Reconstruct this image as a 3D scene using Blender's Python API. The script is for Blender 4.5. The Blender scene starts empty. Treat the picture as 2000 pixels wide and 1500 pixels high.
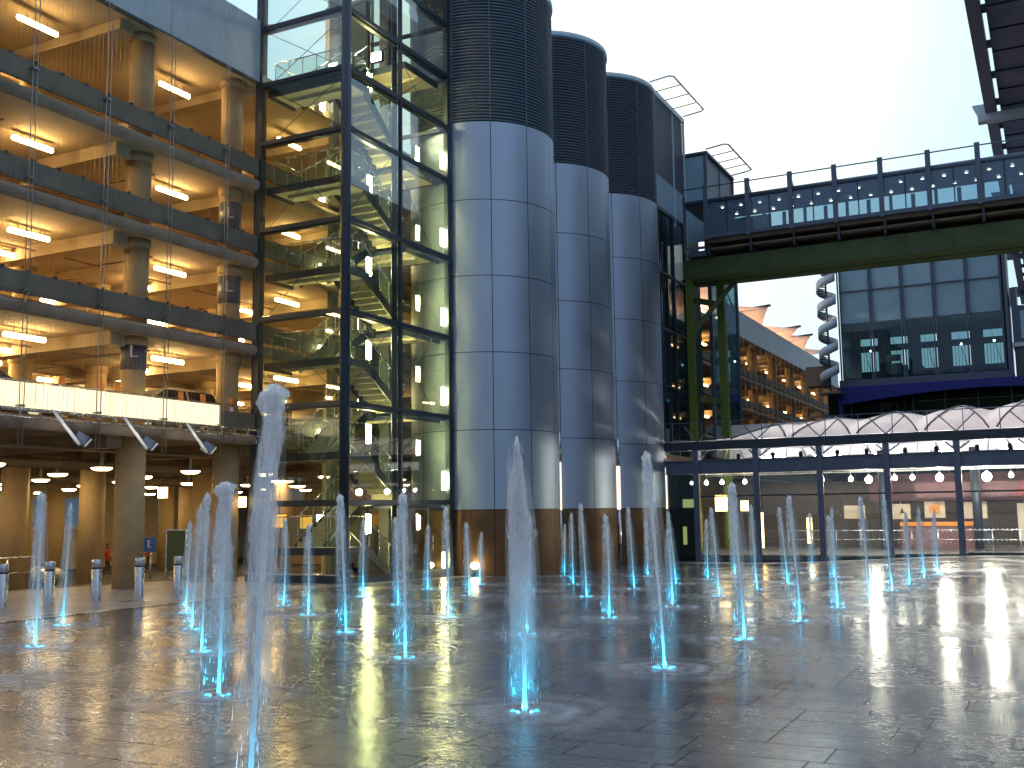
import bpy, bmesh, math, random
from mathutils import Vector, Matrix, noise
C = bpy.context.scene
COL = C.collection
PI = math.pi
rnd = random.Random(7)

# ------------------------------------------------------------------ camera
F = 2075.0; EYE = 2.1
pitch = math.atan(250 / F); roll = math.radians(0.78); yaw = math.radians(27.0)
fw = Vector((-math.sin(yaw) * math.cos(pitch), math.cos(yaw) * math.cos(pitch), math.sin(pitch)))
r0 = Vector((math.cos(yaw), math.sin(yaw), 0)); u0 = r0.cross(fw)
RT = math.cos(roll) * r0 - math.sin(roll) * u0
UP = math.sin(roll) * r0 + math.cos(roll) * u0
cam = bpy.data.cameras.new('camera'); co = bpy.data.objects.new('camera', cam); COL.objects.link(co)
m = Matrix.Identity(4)
for i in range(3):
    m[i][0] = RT[i]; m[i][1] = UP[i]; m[i][2] = -fw[i]
m.translation = (0, 0, EYE); co.matrix_world = m
cam.sensor_width = 36; cam.lens = F / 2000 * 36; cam.clip_start = 0.1; cam.clip_end = 3000
C.camera = co
C.render.resolution_x = 1024; C.render.resolution_y = 768
C.cycles.transparent_max_bounces = 40
C.cycles.max_bounces = 8; C.cycles.diffuse_bounces = 3; C.cycles.glossy_bounces = 4
C.view_settings.view_transform = 'Standard'; C.view_settings.look = 'None'
C.view_settings.exposure = 0.42; C.view_settings.gamma = 1

# ------------------------------------------------------------------ sky and sun (dusk, bright cloud ahead)
W = bpy.data.worlds.new('World'); C.world = W; W.use_nodes = True
nt = W.node_tree; N = nt.nodes; L = nt.links; N.clear()
out = N.new('ShaderNodeOutputWorld'); bg = N.new('ShaderNodeBackground'); sky = N.new('ShaderNodeTexSky')
sky.sky_type = 'NISHITA'; sky.sun_disc = False; sky.sun_elevation = math.radians(4); sky.sun_rotation = math.radians(-20)
geo = N.new('ShaderNodeTexCoord')
dot = N.new('ShaderNodeVectorMath'); dot.operation = 'DOT_PRODUCT'
sunward = Vector((-0.30, 0.85, 0.43)).normalized(); dot.inputs[1].default_value = sunward
L.new(geo.outputs['Generated'], dot.inputs[0])
ramp = N.new('ShaderNodeValToRGB'); L.new(dot.outputs['Value'], ramp.inputs['Fac'])
mp = N.new('ShaderNodeMapRange'); mp.inputs['From Min'].default_value = -1; L.new(dot.outputs['Value'], mp.inputs['Value'])
L.new(mp.outputs[0], ramp.inputs['Fac'])
e = ramp.color_ramp.elements
e[0].position = 0.0; e[0].color = (0.11, 0.14, 0.20, 1)
e[1].position = 0.9992; e[1].color = (1.06, 1.03, 0.91, 1)
for p, c in ((0.22, (0.23, 0.31, 0.45)), (0.45, (0.35, 0.45, 0.63)), (0.70, (0.46, 0.60, 0.78)), (0.90, (0.46, 0.64, 0.80)), (0.972, (0.48, 0.70, 0.83)), (0.986, (0.66, 0.83, 0.86)), (0.995, (0.90, 0.95, 0.90))):
    q = ramp.color_ramp.elements.new(p); q.color = (*c, 1)
nz = N.new('ShaderNodeTexNoise'); nz.inputs['Scale'].default_value = 2.2; nz.inputs['Detail'].default_value = 5
L.new(geo.outputs['Generated'], nz.inputs['Vector'])
nm = N.new('ShaderNodeMapRange'); nm.inputs['From Min'].default_value = 0.3; nm.inputs['From Max'].default_value = 0.7; nm.inputs['To Min'].default_value = 0.90; nm.inputs['To Max'].default_value = 1.10
L.new(nz.outputs['Fac'], nm.inputs['Value'])
sc = N.new('ShaderNodeVectorMath'); sc.operation = 'SCALE'; L.new(ramp.outputs['Color'], sc.inputs[0]); L.new(nm.outputs[0], sc.inputs['Scale'])
sc2 = N.new('ShaderNodeVectorMath'); sc2.operation = 'SCALE'; sc2.inputs['Scale'].default_value = 0.010; L.new(sky.outputs['Color'], sc2.inputs[0])
ad = N.new('ShaderNodeVectorMath'); ad.operation = 'ADD'; L.new(sc.outputs[0], ad.inputs[0]); L.new(sc2.outputs[0], ad.inputs[1])
L.new(ad.outputs[0], bg.inputs['Color']); bg.inputs['Strength'].default_value = 1.0
L.new(bg.outputs[0], out.inputs['Surface'])
sd = bpy.data.lights.new('sun', 'SUN'); sd.energy = 0.12; sd.angle = math.radians(25); sd.color = (1, 0.93, 0.82)
so = bpy.data.objects.new('sun', sd); COL.objects.link(so)
so.rotation_euler = (-sunward).to_track_quat('-Z', 'Y').to_euler()

# ------------------------------------------------------------------ materials
def mat(name, col, rough=0.6, metal=0.0, emit=None, es=0.0, var=0.0, vs=3.0, bump=0.0, bs=20.0, stretch=None, spec=None, rvar=0.0):
    M = bpy.data.materials.new(name); M.use_nodes = True
    t = M.node_tree; b = t.nodes['Principled BSDF']
    b.inputs['Base Color'].default_value = (*col, 1); b.inputs['Roughness'].default_value = rough
    b.inputs['Metallic'].default_value = metal
    if spec is not None: b.inputs['Specular IOR Level'].default_value = spec
    if emit: b.inputs['Emission Color'].default_value = (*emit, 1); b.inputs['Emission Strength'].default_value = es
    if var or bump or rvar:
        tc = t.nodes.new('ShaderNodeTexCoord'); mpn = t.nodes.new('ShaderNodeMapping'); t.links.new(tc.outputs['Object'], mpn.inputs[0])
        if stretch: mpn.inputs['Scale'].default_value = stretch
        if var or rvar:
            n = t.nodes.new('ShaderNodeTexNoise'); n.inputs['Scale'].default_value = vs; n.inputs['Detail'].default_value = 8; n.inputs['Roughness'].default_value = 0.62
            t.links.new(mpn.outputs[0], n.inputs['Vector'])
        if var:
            r = t.nodes.new('ShaderNodeMapRange'); r.inputs['From Min'].default_value = 0.3; r.inputs['From Max'].default_value = 0.7
            r.inputs['To Min'].default_value = 1 - var; r.inputs['To Max'].default_value = 1 + var
            t.links.new(n.outputs['Fac'], r.inputs['Value'])
            mx = t.nodes.new('ShaderNodeVectorMath'); mx.operation = 'SCALE'; mx.inputs[0].default_value = col
            t.links.new(r.outputs[0], mx.inputs['Scale']); t.links.new(mx.outputs[0], b.inputs['Base Color'])
        if rvar:
            r = t.nodes.new('ShaderNodeMapRange'); r.inputs['From Min'].default_value = 0.3; r.inputs['From Max'].default_value = 0.7
            r.inputs['To Min'].default_value = max(0.02, rough - rvar); r.inputs['To Max'].default_value = rough + rvar
            t.links.new(n.outputs['Fac'], r.inputs['Value']); t.links.new(r.outputs[0], b.inputs['Roughness'])
        if bump:
            n2 = t.nodes.new('ShaderNodeTexNoise'); n2.inputs['Scale'].default_value = bs; n2.inputs['Detail'].default_value = 6
            t.links.new(mpn.outputs[0], n2.inputs['Vector'])
            bp = t.nodes.new('ShaderNodeBump'); bp.inputs['Strength'].default_value = bump; bp.inputs['Distance'].default_value = 0.02
            t.links.new(n2.outputs['Fac'], bp.inputs['Height']); t.links.new(bp.outputs[0], b.inputs['Normal'])
    return M

def lamp(name, col, s):
    M = bpy.data.materials.new(name); M.use_nodes = True; t = M.node_tree; t.nodes.clear()
    o = t.nodes.new('ShaderNodeOutputMaterial'); em = t.nodes.new('ShaderNodeEmission')
    em.inputs['Color'].default_value = (*col, 1); em.inputs['Strength'].default_value = s
    t.links.new(em.outputs[0], o.inputs['Surface']); return M

def glass(name, tint=(0.8, 0.9, 0.88), refl=1.0, rough=0.0, body=0.0, bodycol=(0.2, 0.3, 0.32)):
    M = bpy.data.materials.new(name); M.use_nodes = True; t = M.node_tree; t.nodes.clear()
    o = t.nodes.new('ShaderNodeOutputMaterial'); tr = t.nodes.new('ShaderNodeBsdfTransparent'); tr.inputs['Color'].default_value = (*tint, 1)
    gl = t.nodes.new('ShaderNodeBsdfGlossy'); gl.inputs['Roughness'].default_value = rough; gl.inputs['Color'].default_value = (0.95, 0.97, 1, 1)
    fr = t.nodes.new('ShaderNodeLayerWeight'); fr.inputs['Blend'].default_value = 0.5
    pw = t.nodes.new('ShaderNodeMath'); pw.operation = 'POWER'; pw.inputs[1].default_value = 4.0; t.links.new(fr.outputs['Facing'], pw.inputs[0])
    ml = t.nodes.new('ShaderNodeMath'); ml.operation = 'MULTIPLY_ADD'; ml.use_clamp = True; ml.inputs[1].default_value = 0.9 * refl; ml.inputs[2].default_value = 0.06 * refl
    t.links.new(pw.outputs[0], ml.inputs[0])
    base = tr.outputs[0]
    if body:
        df = t.nodes.new('ShaderNodeBsdfDiffuse'); df.inputs['Color'].default_value = (*bodycol, 1)
        m0 = t.nodes.new('ShaderNodeMixShader'); m0.inputs[0].default_value = body
        t.links.new(tr.outputs[0], m0.inputs[1]); t.links.new(df.outputs[0], m0.inputs[2]); base = m0.outputs[0]
    mx = t.nodes.new('ShaderNodeMixShader'); t.links.new(ml.outputs[0], mx.inputs[0]); t.links.new(base, mx.inputs[1]); t.links.new(gl.outputs[0], mx.inputs[2])
    t.links.new(mx.outputs[0], o.inputs['Surface']); return M

def water(name, dens, scale=(14, 14, 2.2), lo=0.35, hi=0.62):
    """aerated water: white scatterer whose cover follows streaky noise times the vertex attribute 'cover'"""
    M = bpy.data.materials.new(name); M.use_nodes = True; t = M.node_tree; t.nodes.clear()
    n = t.nodes.new; l = t.links.new
    o = n('ShaderNodeOutputMaterial'); tr = n('ShaderNodeBsdfTransparent'); df = n('ShaderNodeBsdfDiffuse'); tl = n('ShaderNodeBsdfTranslucent')
    gl = n('ShaderNodeBsdfGlossy'); gl.inputs['Roughness'].default_value = 0.25
    df.inputs['Color'].default_value = (0.97, 0.96, 0.97, 1); tl.inputs['Color'].default_value = (0.97, 0.96, 0.97, 1)
    a = n('ShaderNodeMixShader'); a.inputs[0].default_value = 0.5; l(df.outputs[0], a.inputs[1]); l(tl.outputs[0], a.inputs[2])
    b = n('ShaderNodeMixShader'); b.inputs[0].default_value = 0.08; l(a.outputs[0], b.inputs[1]); l(gl.outputs[0], b.inputs[2])
    tc = n('ShaderNodeTexCoord'); mp_ = n('ShaderNodeMapping'); mp_.inputs['Scale'].default_value = scale; l(tc.outputs['Object'], mp_.inputs[0])
    no = n('ShaderNodeTexNoise'); no.inputs['Scale'].default_value = 1.0; no.inputs['Detail'].default_value = 6; no.inputs['Roughness'].default_value = 0.65; l(mp_.outputs[0], no.inputs['Vector'])
    mr = n('ShaderNodeMapRange'); mr.inputs['From Min'].default_value = lo; mr.inputs['From Max'].default_value = hi; l(no.outputs['Fac'], mr.inputs['Value'])
    at = n('ShaderNodeAttribute'); at.attribute_name = 'cover'
    m1 = n('ShaderNodeMath'); m1.operation = 'MULTIPLY'; l(mr.outputs[0], m1.inputs[0]); l(at.outputs['Fac'], m1.inputs[1])
    m2 = n('ShaderNodeMath'); m2.operation = 'MULTIPLY'; m2.use_clamp = True; m2.inputs[1].default_value = dens; l(m1.outputs[0], m2.inputs[0])
    x = n('ShaderNodeMixShader'); l(m2.outputs[0], x.inputs[0]); l(tr.outputs[0], x.inputs[1]); l(b.outputs[0], x.inputs[2]); l(x.outputs[0], o.inputs['Surface'])
    return M

M = {}
M['conc'] = mat('concrete', (0.36, 0.28, 0.18), 0.8, var=0.18, vs=1.2, bump=0.25, bs=9)
M['conc_dark'] = mat('fascia_concrete', (0.30, 0.225, 0.16), 0.8, spec=0.1, var=0.22, vs=1.6, bump=0.25, bs=8)
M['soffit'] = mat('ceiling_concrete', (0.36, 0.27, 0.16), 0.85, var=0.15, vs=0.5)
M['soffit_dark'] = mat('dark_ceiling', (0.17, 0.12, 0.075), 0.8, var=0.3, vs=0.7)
M['parapet'] = mat('parapet_panel', (0.20, 0.155, 0.115), 0.8, spec=0.1, var=0.2, vs=1.0)
M['roofpanel'] = mat('roof_panel', (0.40, 0.44, 0.47), 0.5, var=0.12, vs=2.0, stretch=(1, 1, 0.4))
M['column'] = mat('column_concrete', (0.42, 0.29, 0.14), 0.75, var=0.12, vs=2.5, bump=0.15, bs=12)
M['wrap'] = mat('sign_wrap', (0.09, 0.09, 0.11), 0.45)
M['steel'] = mat('dark_steel', (0.035, 0.045, 0.06), 0.4, 0.3, var=0.15)
M['steel_blue'] = mat('grey_blue_steel', (0.115, 0.14, 0.19), 0.42, 0.3, var=0.15, vs=2)
M['stainless'] = mat('stainless_steel', (0.62, 0.62, 0.62), 0.28, 1.0, rvar=0.08)
M['cable'] = mat('wire', (0.30, 0.28, 0.25), 0.4, 0.8)
M['whitep'] = mat('white_paint', (0.75, 0.75, 0.73), 0.4)
M['soffit_stair'] = mat('stair_soffit', (0.62, 0.56, 0.36), 0.7, var=0.08)
M['core'] = mat('core_wall', (0.44, 0.44, 0.30), 0.6, var=0.1, vs=1)
M['core_dark'] = mat('core_column', (0.10, 0.115, 0.11), 0.5)
M['glass'] = glass('tower_glass', (0.90, 0.94, 0.90), 1.0)
M['balu'] = glass('balustrade_glass', (0.74, 0.84, 0.77), 1.0, body=0.05, bodycol=(0.3, 0.36, 0.3))
M['metal'] = mat('silver_cladding', (0.42, 0.485, 0.58), 0.48, 1.0, var=0.07, rvar=0.06, vs=0.7, stretch=(1, 1, 0.35), bump=0.04, bs=120)
M['bronze'] = mat('bronze_cladding', (0.15, 0.08, 0.04), 0.5, 0.7, var=0.3, vs=0.8)
M['groove'] = mat('joint_shadow_gap', (0.015, 0.017, 0.02), 0.7)
M['louvre'] = mat('dark_louvre', (0.20, 0.21, 0.24), 0.5, 0.2)
M['rim'] = mat('pale_rim', (0.6, 0.68, 0.72), 0.4)
M['green'] = mat('green_steel', (0.055, 0.085, 0.016), 0.5, var=0.3, vs=1.5)
M['blue'] = mat('blue_steel', (0.012, 0.02, 0.22), 0.4, var=0.1)
M['bglass'] = glass('bridge_glass', (0.62, 0.80, 0.88), 0.8, body=0.25, bodycol=(0.32, 0.42, 0.55))
M['dglass'] = glass('dark_glass', (0.25, 0.36, 0.38), 0.9, body=0.35, bodycol=(0.02, 0.05, 0.06))
M['tealpanel'] = mat('teal_glass_panel', (0.30, 0.47, 0.54), 0.25, 0.0, var=0.12, vs=0.6)
M['membrane'] = mat('roof_membrane', (0.36, 0.40, 0.52), 0.35)
M['tent'] = mat('tent_fabric', (0.75, 0.50, 0.36), 0.6)
for k in ('membrane', 'tent'):
    t = M[k].node_tree; b = t.nodes['Principled BSDF']; o = t.nodes['Material Output']
    tl = t.nodes.new('ShaderNodeBsdfTranslucent'); tl.inputs['Color'].default_value = (0.8, 0.7, 0.65, 1) if k == 'membrane' else (0.9, 0.62, 0.45, 1)
    mx = t.nodes.new('ShaderNodeMixShader'); mx.inputs[0].default_value = 0.4 if k == 'tent' else 0.16
    t.links.new(b.outputs[0], mx.inputs[1]); t.links.new(tl.outputs[0], mx.inputs[2]); t.links.new(mx.outputs[0], o.inputs['Surface'])
M['black'] = mat('black_rubber', (0.02, 0.02, 0.022), 0.6)
M['red'] = mat('red_wall', (0.16, 0.02, 0.025), 0.6, var=0.2)
M['mauve'] = mat('mauve_wall', (0.17, 0.075, 0.08), 0.6, var=0.25, vs=0.8)
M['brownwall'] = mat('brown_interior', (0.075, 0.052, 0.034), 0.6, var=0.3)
M['orange'] = mat('orange_paint', (0.75, 0.25, 0.03), 0.5)
M['cream'] = mat('cream_board', (0.6, 0.5, 0.38), 0.6)
M['tube'] = lamp('tube_light', (1.0, 0.68, 0.28), 58)
M['tube_far'] = lamp('far_tube_light', (1.0, 0.62, 0.25), 16)
M['disc'] = lamp('disc_light', (1.0, 0.72, 0.36), 30)
M['stairlamp'] = lamp('stair_light', (1.0, 0.88, 0.42), 175)
M['washglow'] = lamp('wash_glow', (1.0, 0.80, 0.48), 1.35)  # strip light wash on the parapet, put in as emission
M['globe'] = lamp('globe_light', (1.0, 0.92, 0.84), 60)
M['flood'] = lamp('flood_light', (1.0, 0.90, 0.80), 330)
M['box_lit'] = lamp('lit_sign_box', (1.0, 0.60, 0.20), 8)
M['orange_lit'] = lamp('orange_sign_light', (1.0, 0.45, 0.03), 1.3)
M['down'] = lamp('downlight', (1.0, 0.78, 0.5), 14)
M['strip'] = lamp('strip_glint_glow', (1.0, 0.78, 0.6), 1.3)
M['cyan'] = lamp('cyan_led', (0.01, 0.60, 1.0), 3.0)
M['green_lit'] = lamp('green_exit_light', (0.1, 1.0, 0.3), 2)
M['wcore'] = water('water_core', 1.25, (30, 30, 2.0), 0.25, 0.55)
M['whead'] = water('water_foam', 0.85, (18, 18, 8), 0.30, 0.62)
M['wveil'] = water('water_veil', 0.42, (26, 26, 1.2), 0.28, 0.75)
M['wsplash'] = water('water_splash', 1.1, (3, 3, 3), 0.30, 0.75)
M['wdrop'] = mat('water_drops', (0.85, 0.9, 0.95), 0.15)

# wet paving
def paving(name, c1, c2, mortar, wet, bw=1.25, rh=0.58, rr=(0.14, 0.30), off=0.5):
    P = bpy.data.materials.new(name); P.use_nodes = True; t = P.node_tree; n = t.nodes.new; l = t.links.new
    b = t.nodes['Principled BSDF']
    tc = n('ShaderNodeTexCoord'); br = n('ShaderNodeTexBrick'); l(tc.outputs['Object'], br.inputs['Vector'])
    br.inputs['Color1'].default_value = (*c1, 1); br.inputs['Color2'].default_value = (*c2, 1); br.inputs['Mortar'].default_value = (*mortar, 1)
    br.inputs['Scale'].default_value = 1; br.inputs['Brick Width'].default_value = bw; br.inputs['Row Height'].default_value = rh
    br.inputs['Mortar Size'].default_value = 0.011; br.inputs['Mortar Smooth'].default_value = 0.1; br.offset = off; br.squash = 0.8; br.squash_frequency = 3
    n1 = n('ShaderNodeTexNoise'); n1.inputs['Scale'].default_value = 60; n1.inputs['Detail'].default_value = 5; l(tc.outputs['Object'], n1.inputs['Vector'])
    sp = n('ShaderNodeMapRange'); sp.inputs['To Min'].default_value = 0.6; sp.inputs['To Max'].default_value = 1.4; l(n1.outputs['Fac'], sp.inputs['Value'])
    vs_ = n('ShaderNodeVectorMath'); vs_.operation = 'SCALE'; l(br.outputs['Color'], vs_.inputs[0]); l(sp.outputs[0], vs_.inputs['Scale']); l(vs_.outputs[0], b.inputs['Base Color'])
    n2 = n('ShaderNodeTexNoise'); n2.inputs['Scale'].default_value = 0.35; n2.inputs['Detail'].default_value = 6; n2.inputs['Roughness'].default_value = 0.6; l(tc.outputs['Object'], n2.inputs['Vector'])
    mr = n('ShaderNodeMapRange'); mr.inputs['From Min'].default_value = 0.38; mr.inputs['From Max'].default_value = 0.64
    mr.inputs['To Min'].default_value = rr[0]; mr.inputs['To Max'].default_value = rr[1]; l(n2.outputs['Fac'], mr.inputs['Value'])
    n4 = n('ShaderNodeTexNoise'); n4.inputs['Scale'].default_value = 9; n4.inputs['Detail'].default_value = 4; l(tc.outputs['Object'], n4.inputs['Vector'])
    r4 = n('ShaderNodeMapRange'); r4.inputs['From Min'].default_value = 0.35; r4.inputs['From Max'].default_value = 0.65; r4.inputs['To Min'].default_value = -0.04; r4.inputs['To Max'].default_value = 0.06; l(n4.outputs['Fac'], r4.inputs['Value'])
    adr = n('ShaderNodeMath'); adr.operation = 'ADD'; l(mr.outputs[0], adr.inputs[0]); l(r4.outputs[0], adr.inputs[1]); l(adr.outputs[0], b.inputs['Roughness'])
    sl_ = n('ShaderNodeMapRange'); sl_.inputs['To Min'].default_value = wet; sl_.inputs['To Max'].default_value = 0.05; l(br.outputs['Fac'], sl_.inputs['Value']); l(sl_.outputs[0], b.inputs['Specular IOR Level'])
    b.inputs['Coat Weight'].default_value = 0.0
    n3 = n('ShaderNodeTexNoise'); n3.inputs['Scale'].default_value = 7; n3.inputs['Detail'].default_value = 7; l(tc.outputs['Object'], n3.inputs['Vector'])
    iv = n('ShaderNodeMath'); iv.operation = 'MULTIPLY'; iv.inputs[1].default_value = -0.9; l(br.outputs['Fac'], iv.inputs[0])
    ad_ = n('ShaderNodeMath'); ad_.operation = 'ADD'; l(iv.outputs[0], ad_.inputs[0]); l(n3.outputs['Fac'], ad_.inputs[1])
    bp = n('ShaderNodeBump'); bp.inputs['Strength'].default_value = 0.11; bp.inputs['Distance'].default_value = 0.012; l(ad_.outputs[0], bp.inputs['Height']); l(bp.outputs[0], b.inputs['Normal'])
    return P
M['plaza'] = paving('wet_granite_paving', (0.095, 0.090, 0.100), (0.125, 0.115, 0.125), (0.03, 0.03, 0.032), 1.0)
M['kerbpave'] = paving('smooth_pale_paving', (0.26, 0.22, 0.21), (0.31, 0.27, 0.25), (0.12, 0.10, 0.10), 0.5, 0.9, 0.9, (0.25, 0.5))
M['asphalt'] = mat('asphalt', (0.06, 0.055, 0.05), 0.75, var=0.25, vs=1.5, bump=0.3, bs=80)
M['land'] = mat('distant_ground', (0.10, 0.10, 0.10), 0.8, var=0.2, vs=0.1)

# ------------------------------------------------------------------ mesh helpers
class MB:
    def __init__(s): s.v = []; s.f = []; s.sm = []; s.dens = []
    def add(s, vs, fs, smooth=False, dens=None):
        o = len(s.v); s.v += [tuple(v) for v in vs]; s.f += [tuple(i + o for i in f) for f in fs]; s.sm += [smooth] * len(fs)
        s.dens += (dens if dens else [1.0] * len(vs)); return s
    def box(s, x0, x1, y0, y1, z0, z1):
        v = [(x, y, z) for x in (x0, x1) for y in (y0, y1) for z in (z0, z1)]
        return s.add(v, [(0, 1, 3, 2), (4, 6, 7, 5), (0, 4, 5, 1), (2, 3, 7, 6), (0, 2, 6, 4), (1, 5, 7, 3)])
    def bar(s, p, q, w, h=None, up=(0, 0, 1)):
        h = h or w; p = Vector(p); q = Vector(q); d = (q - p).normalized(); u = Vector(up)
        if abs(d.dot(u)) > 0.98: u = Vector((0, 1, 0))
        a = d.cross(u).normalized() * w / 2; b = a.cross(d).normalized() * h / 2
        v = [c + i * a + j * b for c in (p, q) for i in (-1, 1) for j in (-1, 1)]
        return s.add(v, [(0, 1, 3, 2), (4, 6, 7, 5), (0, 4, 5, 1), (2, 3, 7, 6), (0, 2, 6, 4), (1, 5, 7, 3)])
    def tube(s, pts, r, n=8, cap=True):
        pts = [Vector(p) for p in pts]; rs = r if isinstance(r, (list, tuple)) else [r] * len(pts); vs = []; fs = []
        for i, p in enumerate(pts):
            d = (pts[min(i + 1, len(pts) - 1)] - pts[max(i - 1, 0)]).normalized()
            u = Vector((0, 0, 1)) if abs(d.z) < 0.9 else Vector((1, 0, 0))
            a = d.cross(u).normalized(); b = a.cross(d)
            vs += [p + rs[i] * (math.cos(2 * PI * k / n) * a + math.sin(2 * PI * k / n) * b) for k in range(n)]
        for i in range(len(pts) - 1):
            for k in range(n): fs.append((i * n + k, i * n + (k + 1) % n, (i + 1) * n + (k + 1) % n, (i + 1) * n + k))
        s.add(vs, fs, True)
        if cap:
            o = len(s.v) - len(vs); s.f += [tuple(o + k for k in reversed(range(n))), tuple(o + len(vs) - n + k for k in range(n))]; s.sm += [False, False]
        return s
    def cyl(s, x, y, z0, z1, r, n=24, r1=None): return s.tube([(x, y, z0), (x, y, z1)], [r, r if r1 is None else r1], n)
    def lathe(s, x, y, prof, n=48, a0=0, a1=2 * PI, smooth=True):
        full = abs(a1 - a0 - 2 * PI) < 1e-6; m_ = n if full else n + 1; vs = []; fs = []
        for r, z in prof:
            for k in range(m_):
                a = a0 + (a1 - a0) * k / n; vs.append((x + r * math.cos(a), y + r * math.sin(a), z))
        for i in range(len(prof) - 1):
            for k in range(n):
                k2 = (k + 1) % m_; fs.append((i * m_ + k, i * m_ + k2, (i + 1) * m_ + k2, (i + 1) * m_ + k))
        return s.add(vs, fs, smooth)
    def sphere(s, c, r, n=16, sz=1.0):
        pr = [(max(1e-4, r * math.sin(PI * i / (n // 2))), c[2] - r * sz * math.cos(PI * i / (n // 2))) for i in range(n // 2 + 1)]
        return s.lathe(c[0], c[1], pr, n)
    def poly(s, pts, ext):
        """planar polygon extruded by vector ext"""
        pts = [Vector(p) for p in pts]; ext = Vector(ext); n = len(pts)
        v = pts + [p + ext for p in pts]
        return s.add(v, [tuple(range(n)), tuple(reversed(range(n, 2 * n)))] + [(i, (i + 1) % n, n + (i + 1) % n, n + i) for i in range(n)])
    def build(s, name, material, parent=None, bevel=0, local=False):
        me = bpy.data.meshes.new(name); off = Vector((0, 0, 0))
        if parent is not None and not local:
            p = parent
            while p is not None: off += p.location; p = p.parent
        me.from_pydata([tuple(Vector(v) - off) for v in s.v], [], s.f); me.update()
        bm = bmesh.new(); bm.from_mesh(me)
        bmesh.ops.recalc_face_normals(bm, faces=bm.faces)
        bm.to_mesh(me); bm.free()
        me.polygons.foreach_set('use_smooth', s.sm[:len(me.polygons)])
        if any(d != 1.0 for d in s.dens):
            a = me.attributes.new('cover', 'FLOAT', 'POINT'); a.data.foreach_set('value', s.dens)
        o = bpy.data.objects.new(name, me); COL.objects.link(o)
        if material: me.materials.append(material)
        if parent is not None: o.parent = parent
        if bevel:
            b = o.modifiers.new('bevel', 'BEVEL'); b.width = bevel; b.segments = 2; b.limit_method = 'ANGLE'
        return o

def tag(o, label, cat, group=None):
    o['label'] = label; o['category'] = cat
    if group: o['group'] = group
    return o
def thing(name, loc, label, cat, group=None, rz=0):
    o = bpy.data.objects.new(name, None); COL.objects.link(o); o.location = loc; o.rotation_euler.z = rz
    o.empty_display_size = 0.3
    return tag(o, label, cat, group)
def copy_tree(o, parent=None):
    c = o.copy(); COL.objects.link(c)
    if parent is not None: c.parent = parent
    for ch in list(o.children): copy_tree(ch, c)
    return c
def dup(src, loc, label, group=None, rz=None):
    c = copy_tree(src); c.location = loc; c['label'] = label
    if group: c['group'] = group
    if rz is not None: c.rotation_euler.z = rz
    return c

# ------------------------------------------------------------------ ground
def sst(t): t = max(0.0, min(1.0, t)); return t * t * (3 - 2 * t)
def gz(x, y): return -0.40 * sst((y - 20) / 26) * sst((-2 - x) / 11)
def onground(px, py):
    d = fw * F + RT * (px - 1000) - UP * (py - 750); z = 0.0
    for _ in range(12):
        t = (z - EYE) / d.z; z = gz(d.x * t, d.y * t)
    return Vector((d.x * t, d.y * t, z))
XS = sorted(set([-600, -300, -120, -60, -27.3, -24, -22] + [-20.5 + i * 1.0 for i in range(0, 40)] + [-19.3, 25, 40, 80, 200, 500]))
YS = sorted(set([-300, -100, -40] + [-10 + i * 1.0 for i in range(0, 62)] + [48.6, 62, 100, 150, 300, 900]))
def sheet(name, material, inside, lift=0.0, parent=None):
    idx = {}; b = MB(); vs = []; fs = []
    def vi(i, j):
        if (i, j) not in idx: idx[(i, j)] = len(vs); vs.append((XS[i], YS[j], gz(XS[i], YS[j]) + lift))
        return idx[(i, j)]
    for i in range(len(XS) - 1):
        for j in range(len(YS) - 1):
            cx = (XS[i] + XS[i + 1]) / 2; cy = (YS[j] + YS[j + 1]) / 2
            if inside(cx, cy): fs.append((vi(i, j), vi(i + 1, j), vi(i + 1, j + 1), vi(i, j + 1)))
    b.add(vs, fs, True); o = b.build(name, material); o['kind'] = 'structure'; return o
sheet('plaza', M['plaza'], lambda x, y: not (x < -27.3 and 5 < y < 62) and x < 60 and y < 62 and x > -30)
sheet('ground', M['land'], lambda x, y: not (x < -27.3 and 5 < y < 62) and not (x < 60 and y < 62 and x > -30))
def pale(x, y):
    if x > -19.3 and y < 48.6: return False
    if x < -27.3: return False
    return (x < -19.3 and y > -10 and y < 50) or (48.6 < y < 50 and x < 20)
sheet('pavement', M['kerbpave'], pale, 0.006)
b = MB(); b.box(-62, -27.32, 5, 62, -1.1, -0.9); o = b.build('road', M['asphalt']); o['kind'] = 'structure'
b = MB(); b.box(-27.42, -27.302, 5, 62, -0.9, 0.02); o = b.build('retaining_kerb', M['conc']); o['kind'] = 'structure'
# long drain grating between plaza and pavement
b = MB()
for i in range(0, 110): b.box(-19.42, -19.24, -8 + i * 0.3, -8 + i * 0.3 + 0.285, gz(-19.3, -8 + i * 0.3) + 0.008, gz(-19.3, -8 + i * 0.3) + 0.016)
tag(b.build('drain_grating', M['stainless']), 'narrow steel drain grating between the pale pavement and the wet dark plaza', 'drain')

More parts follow.
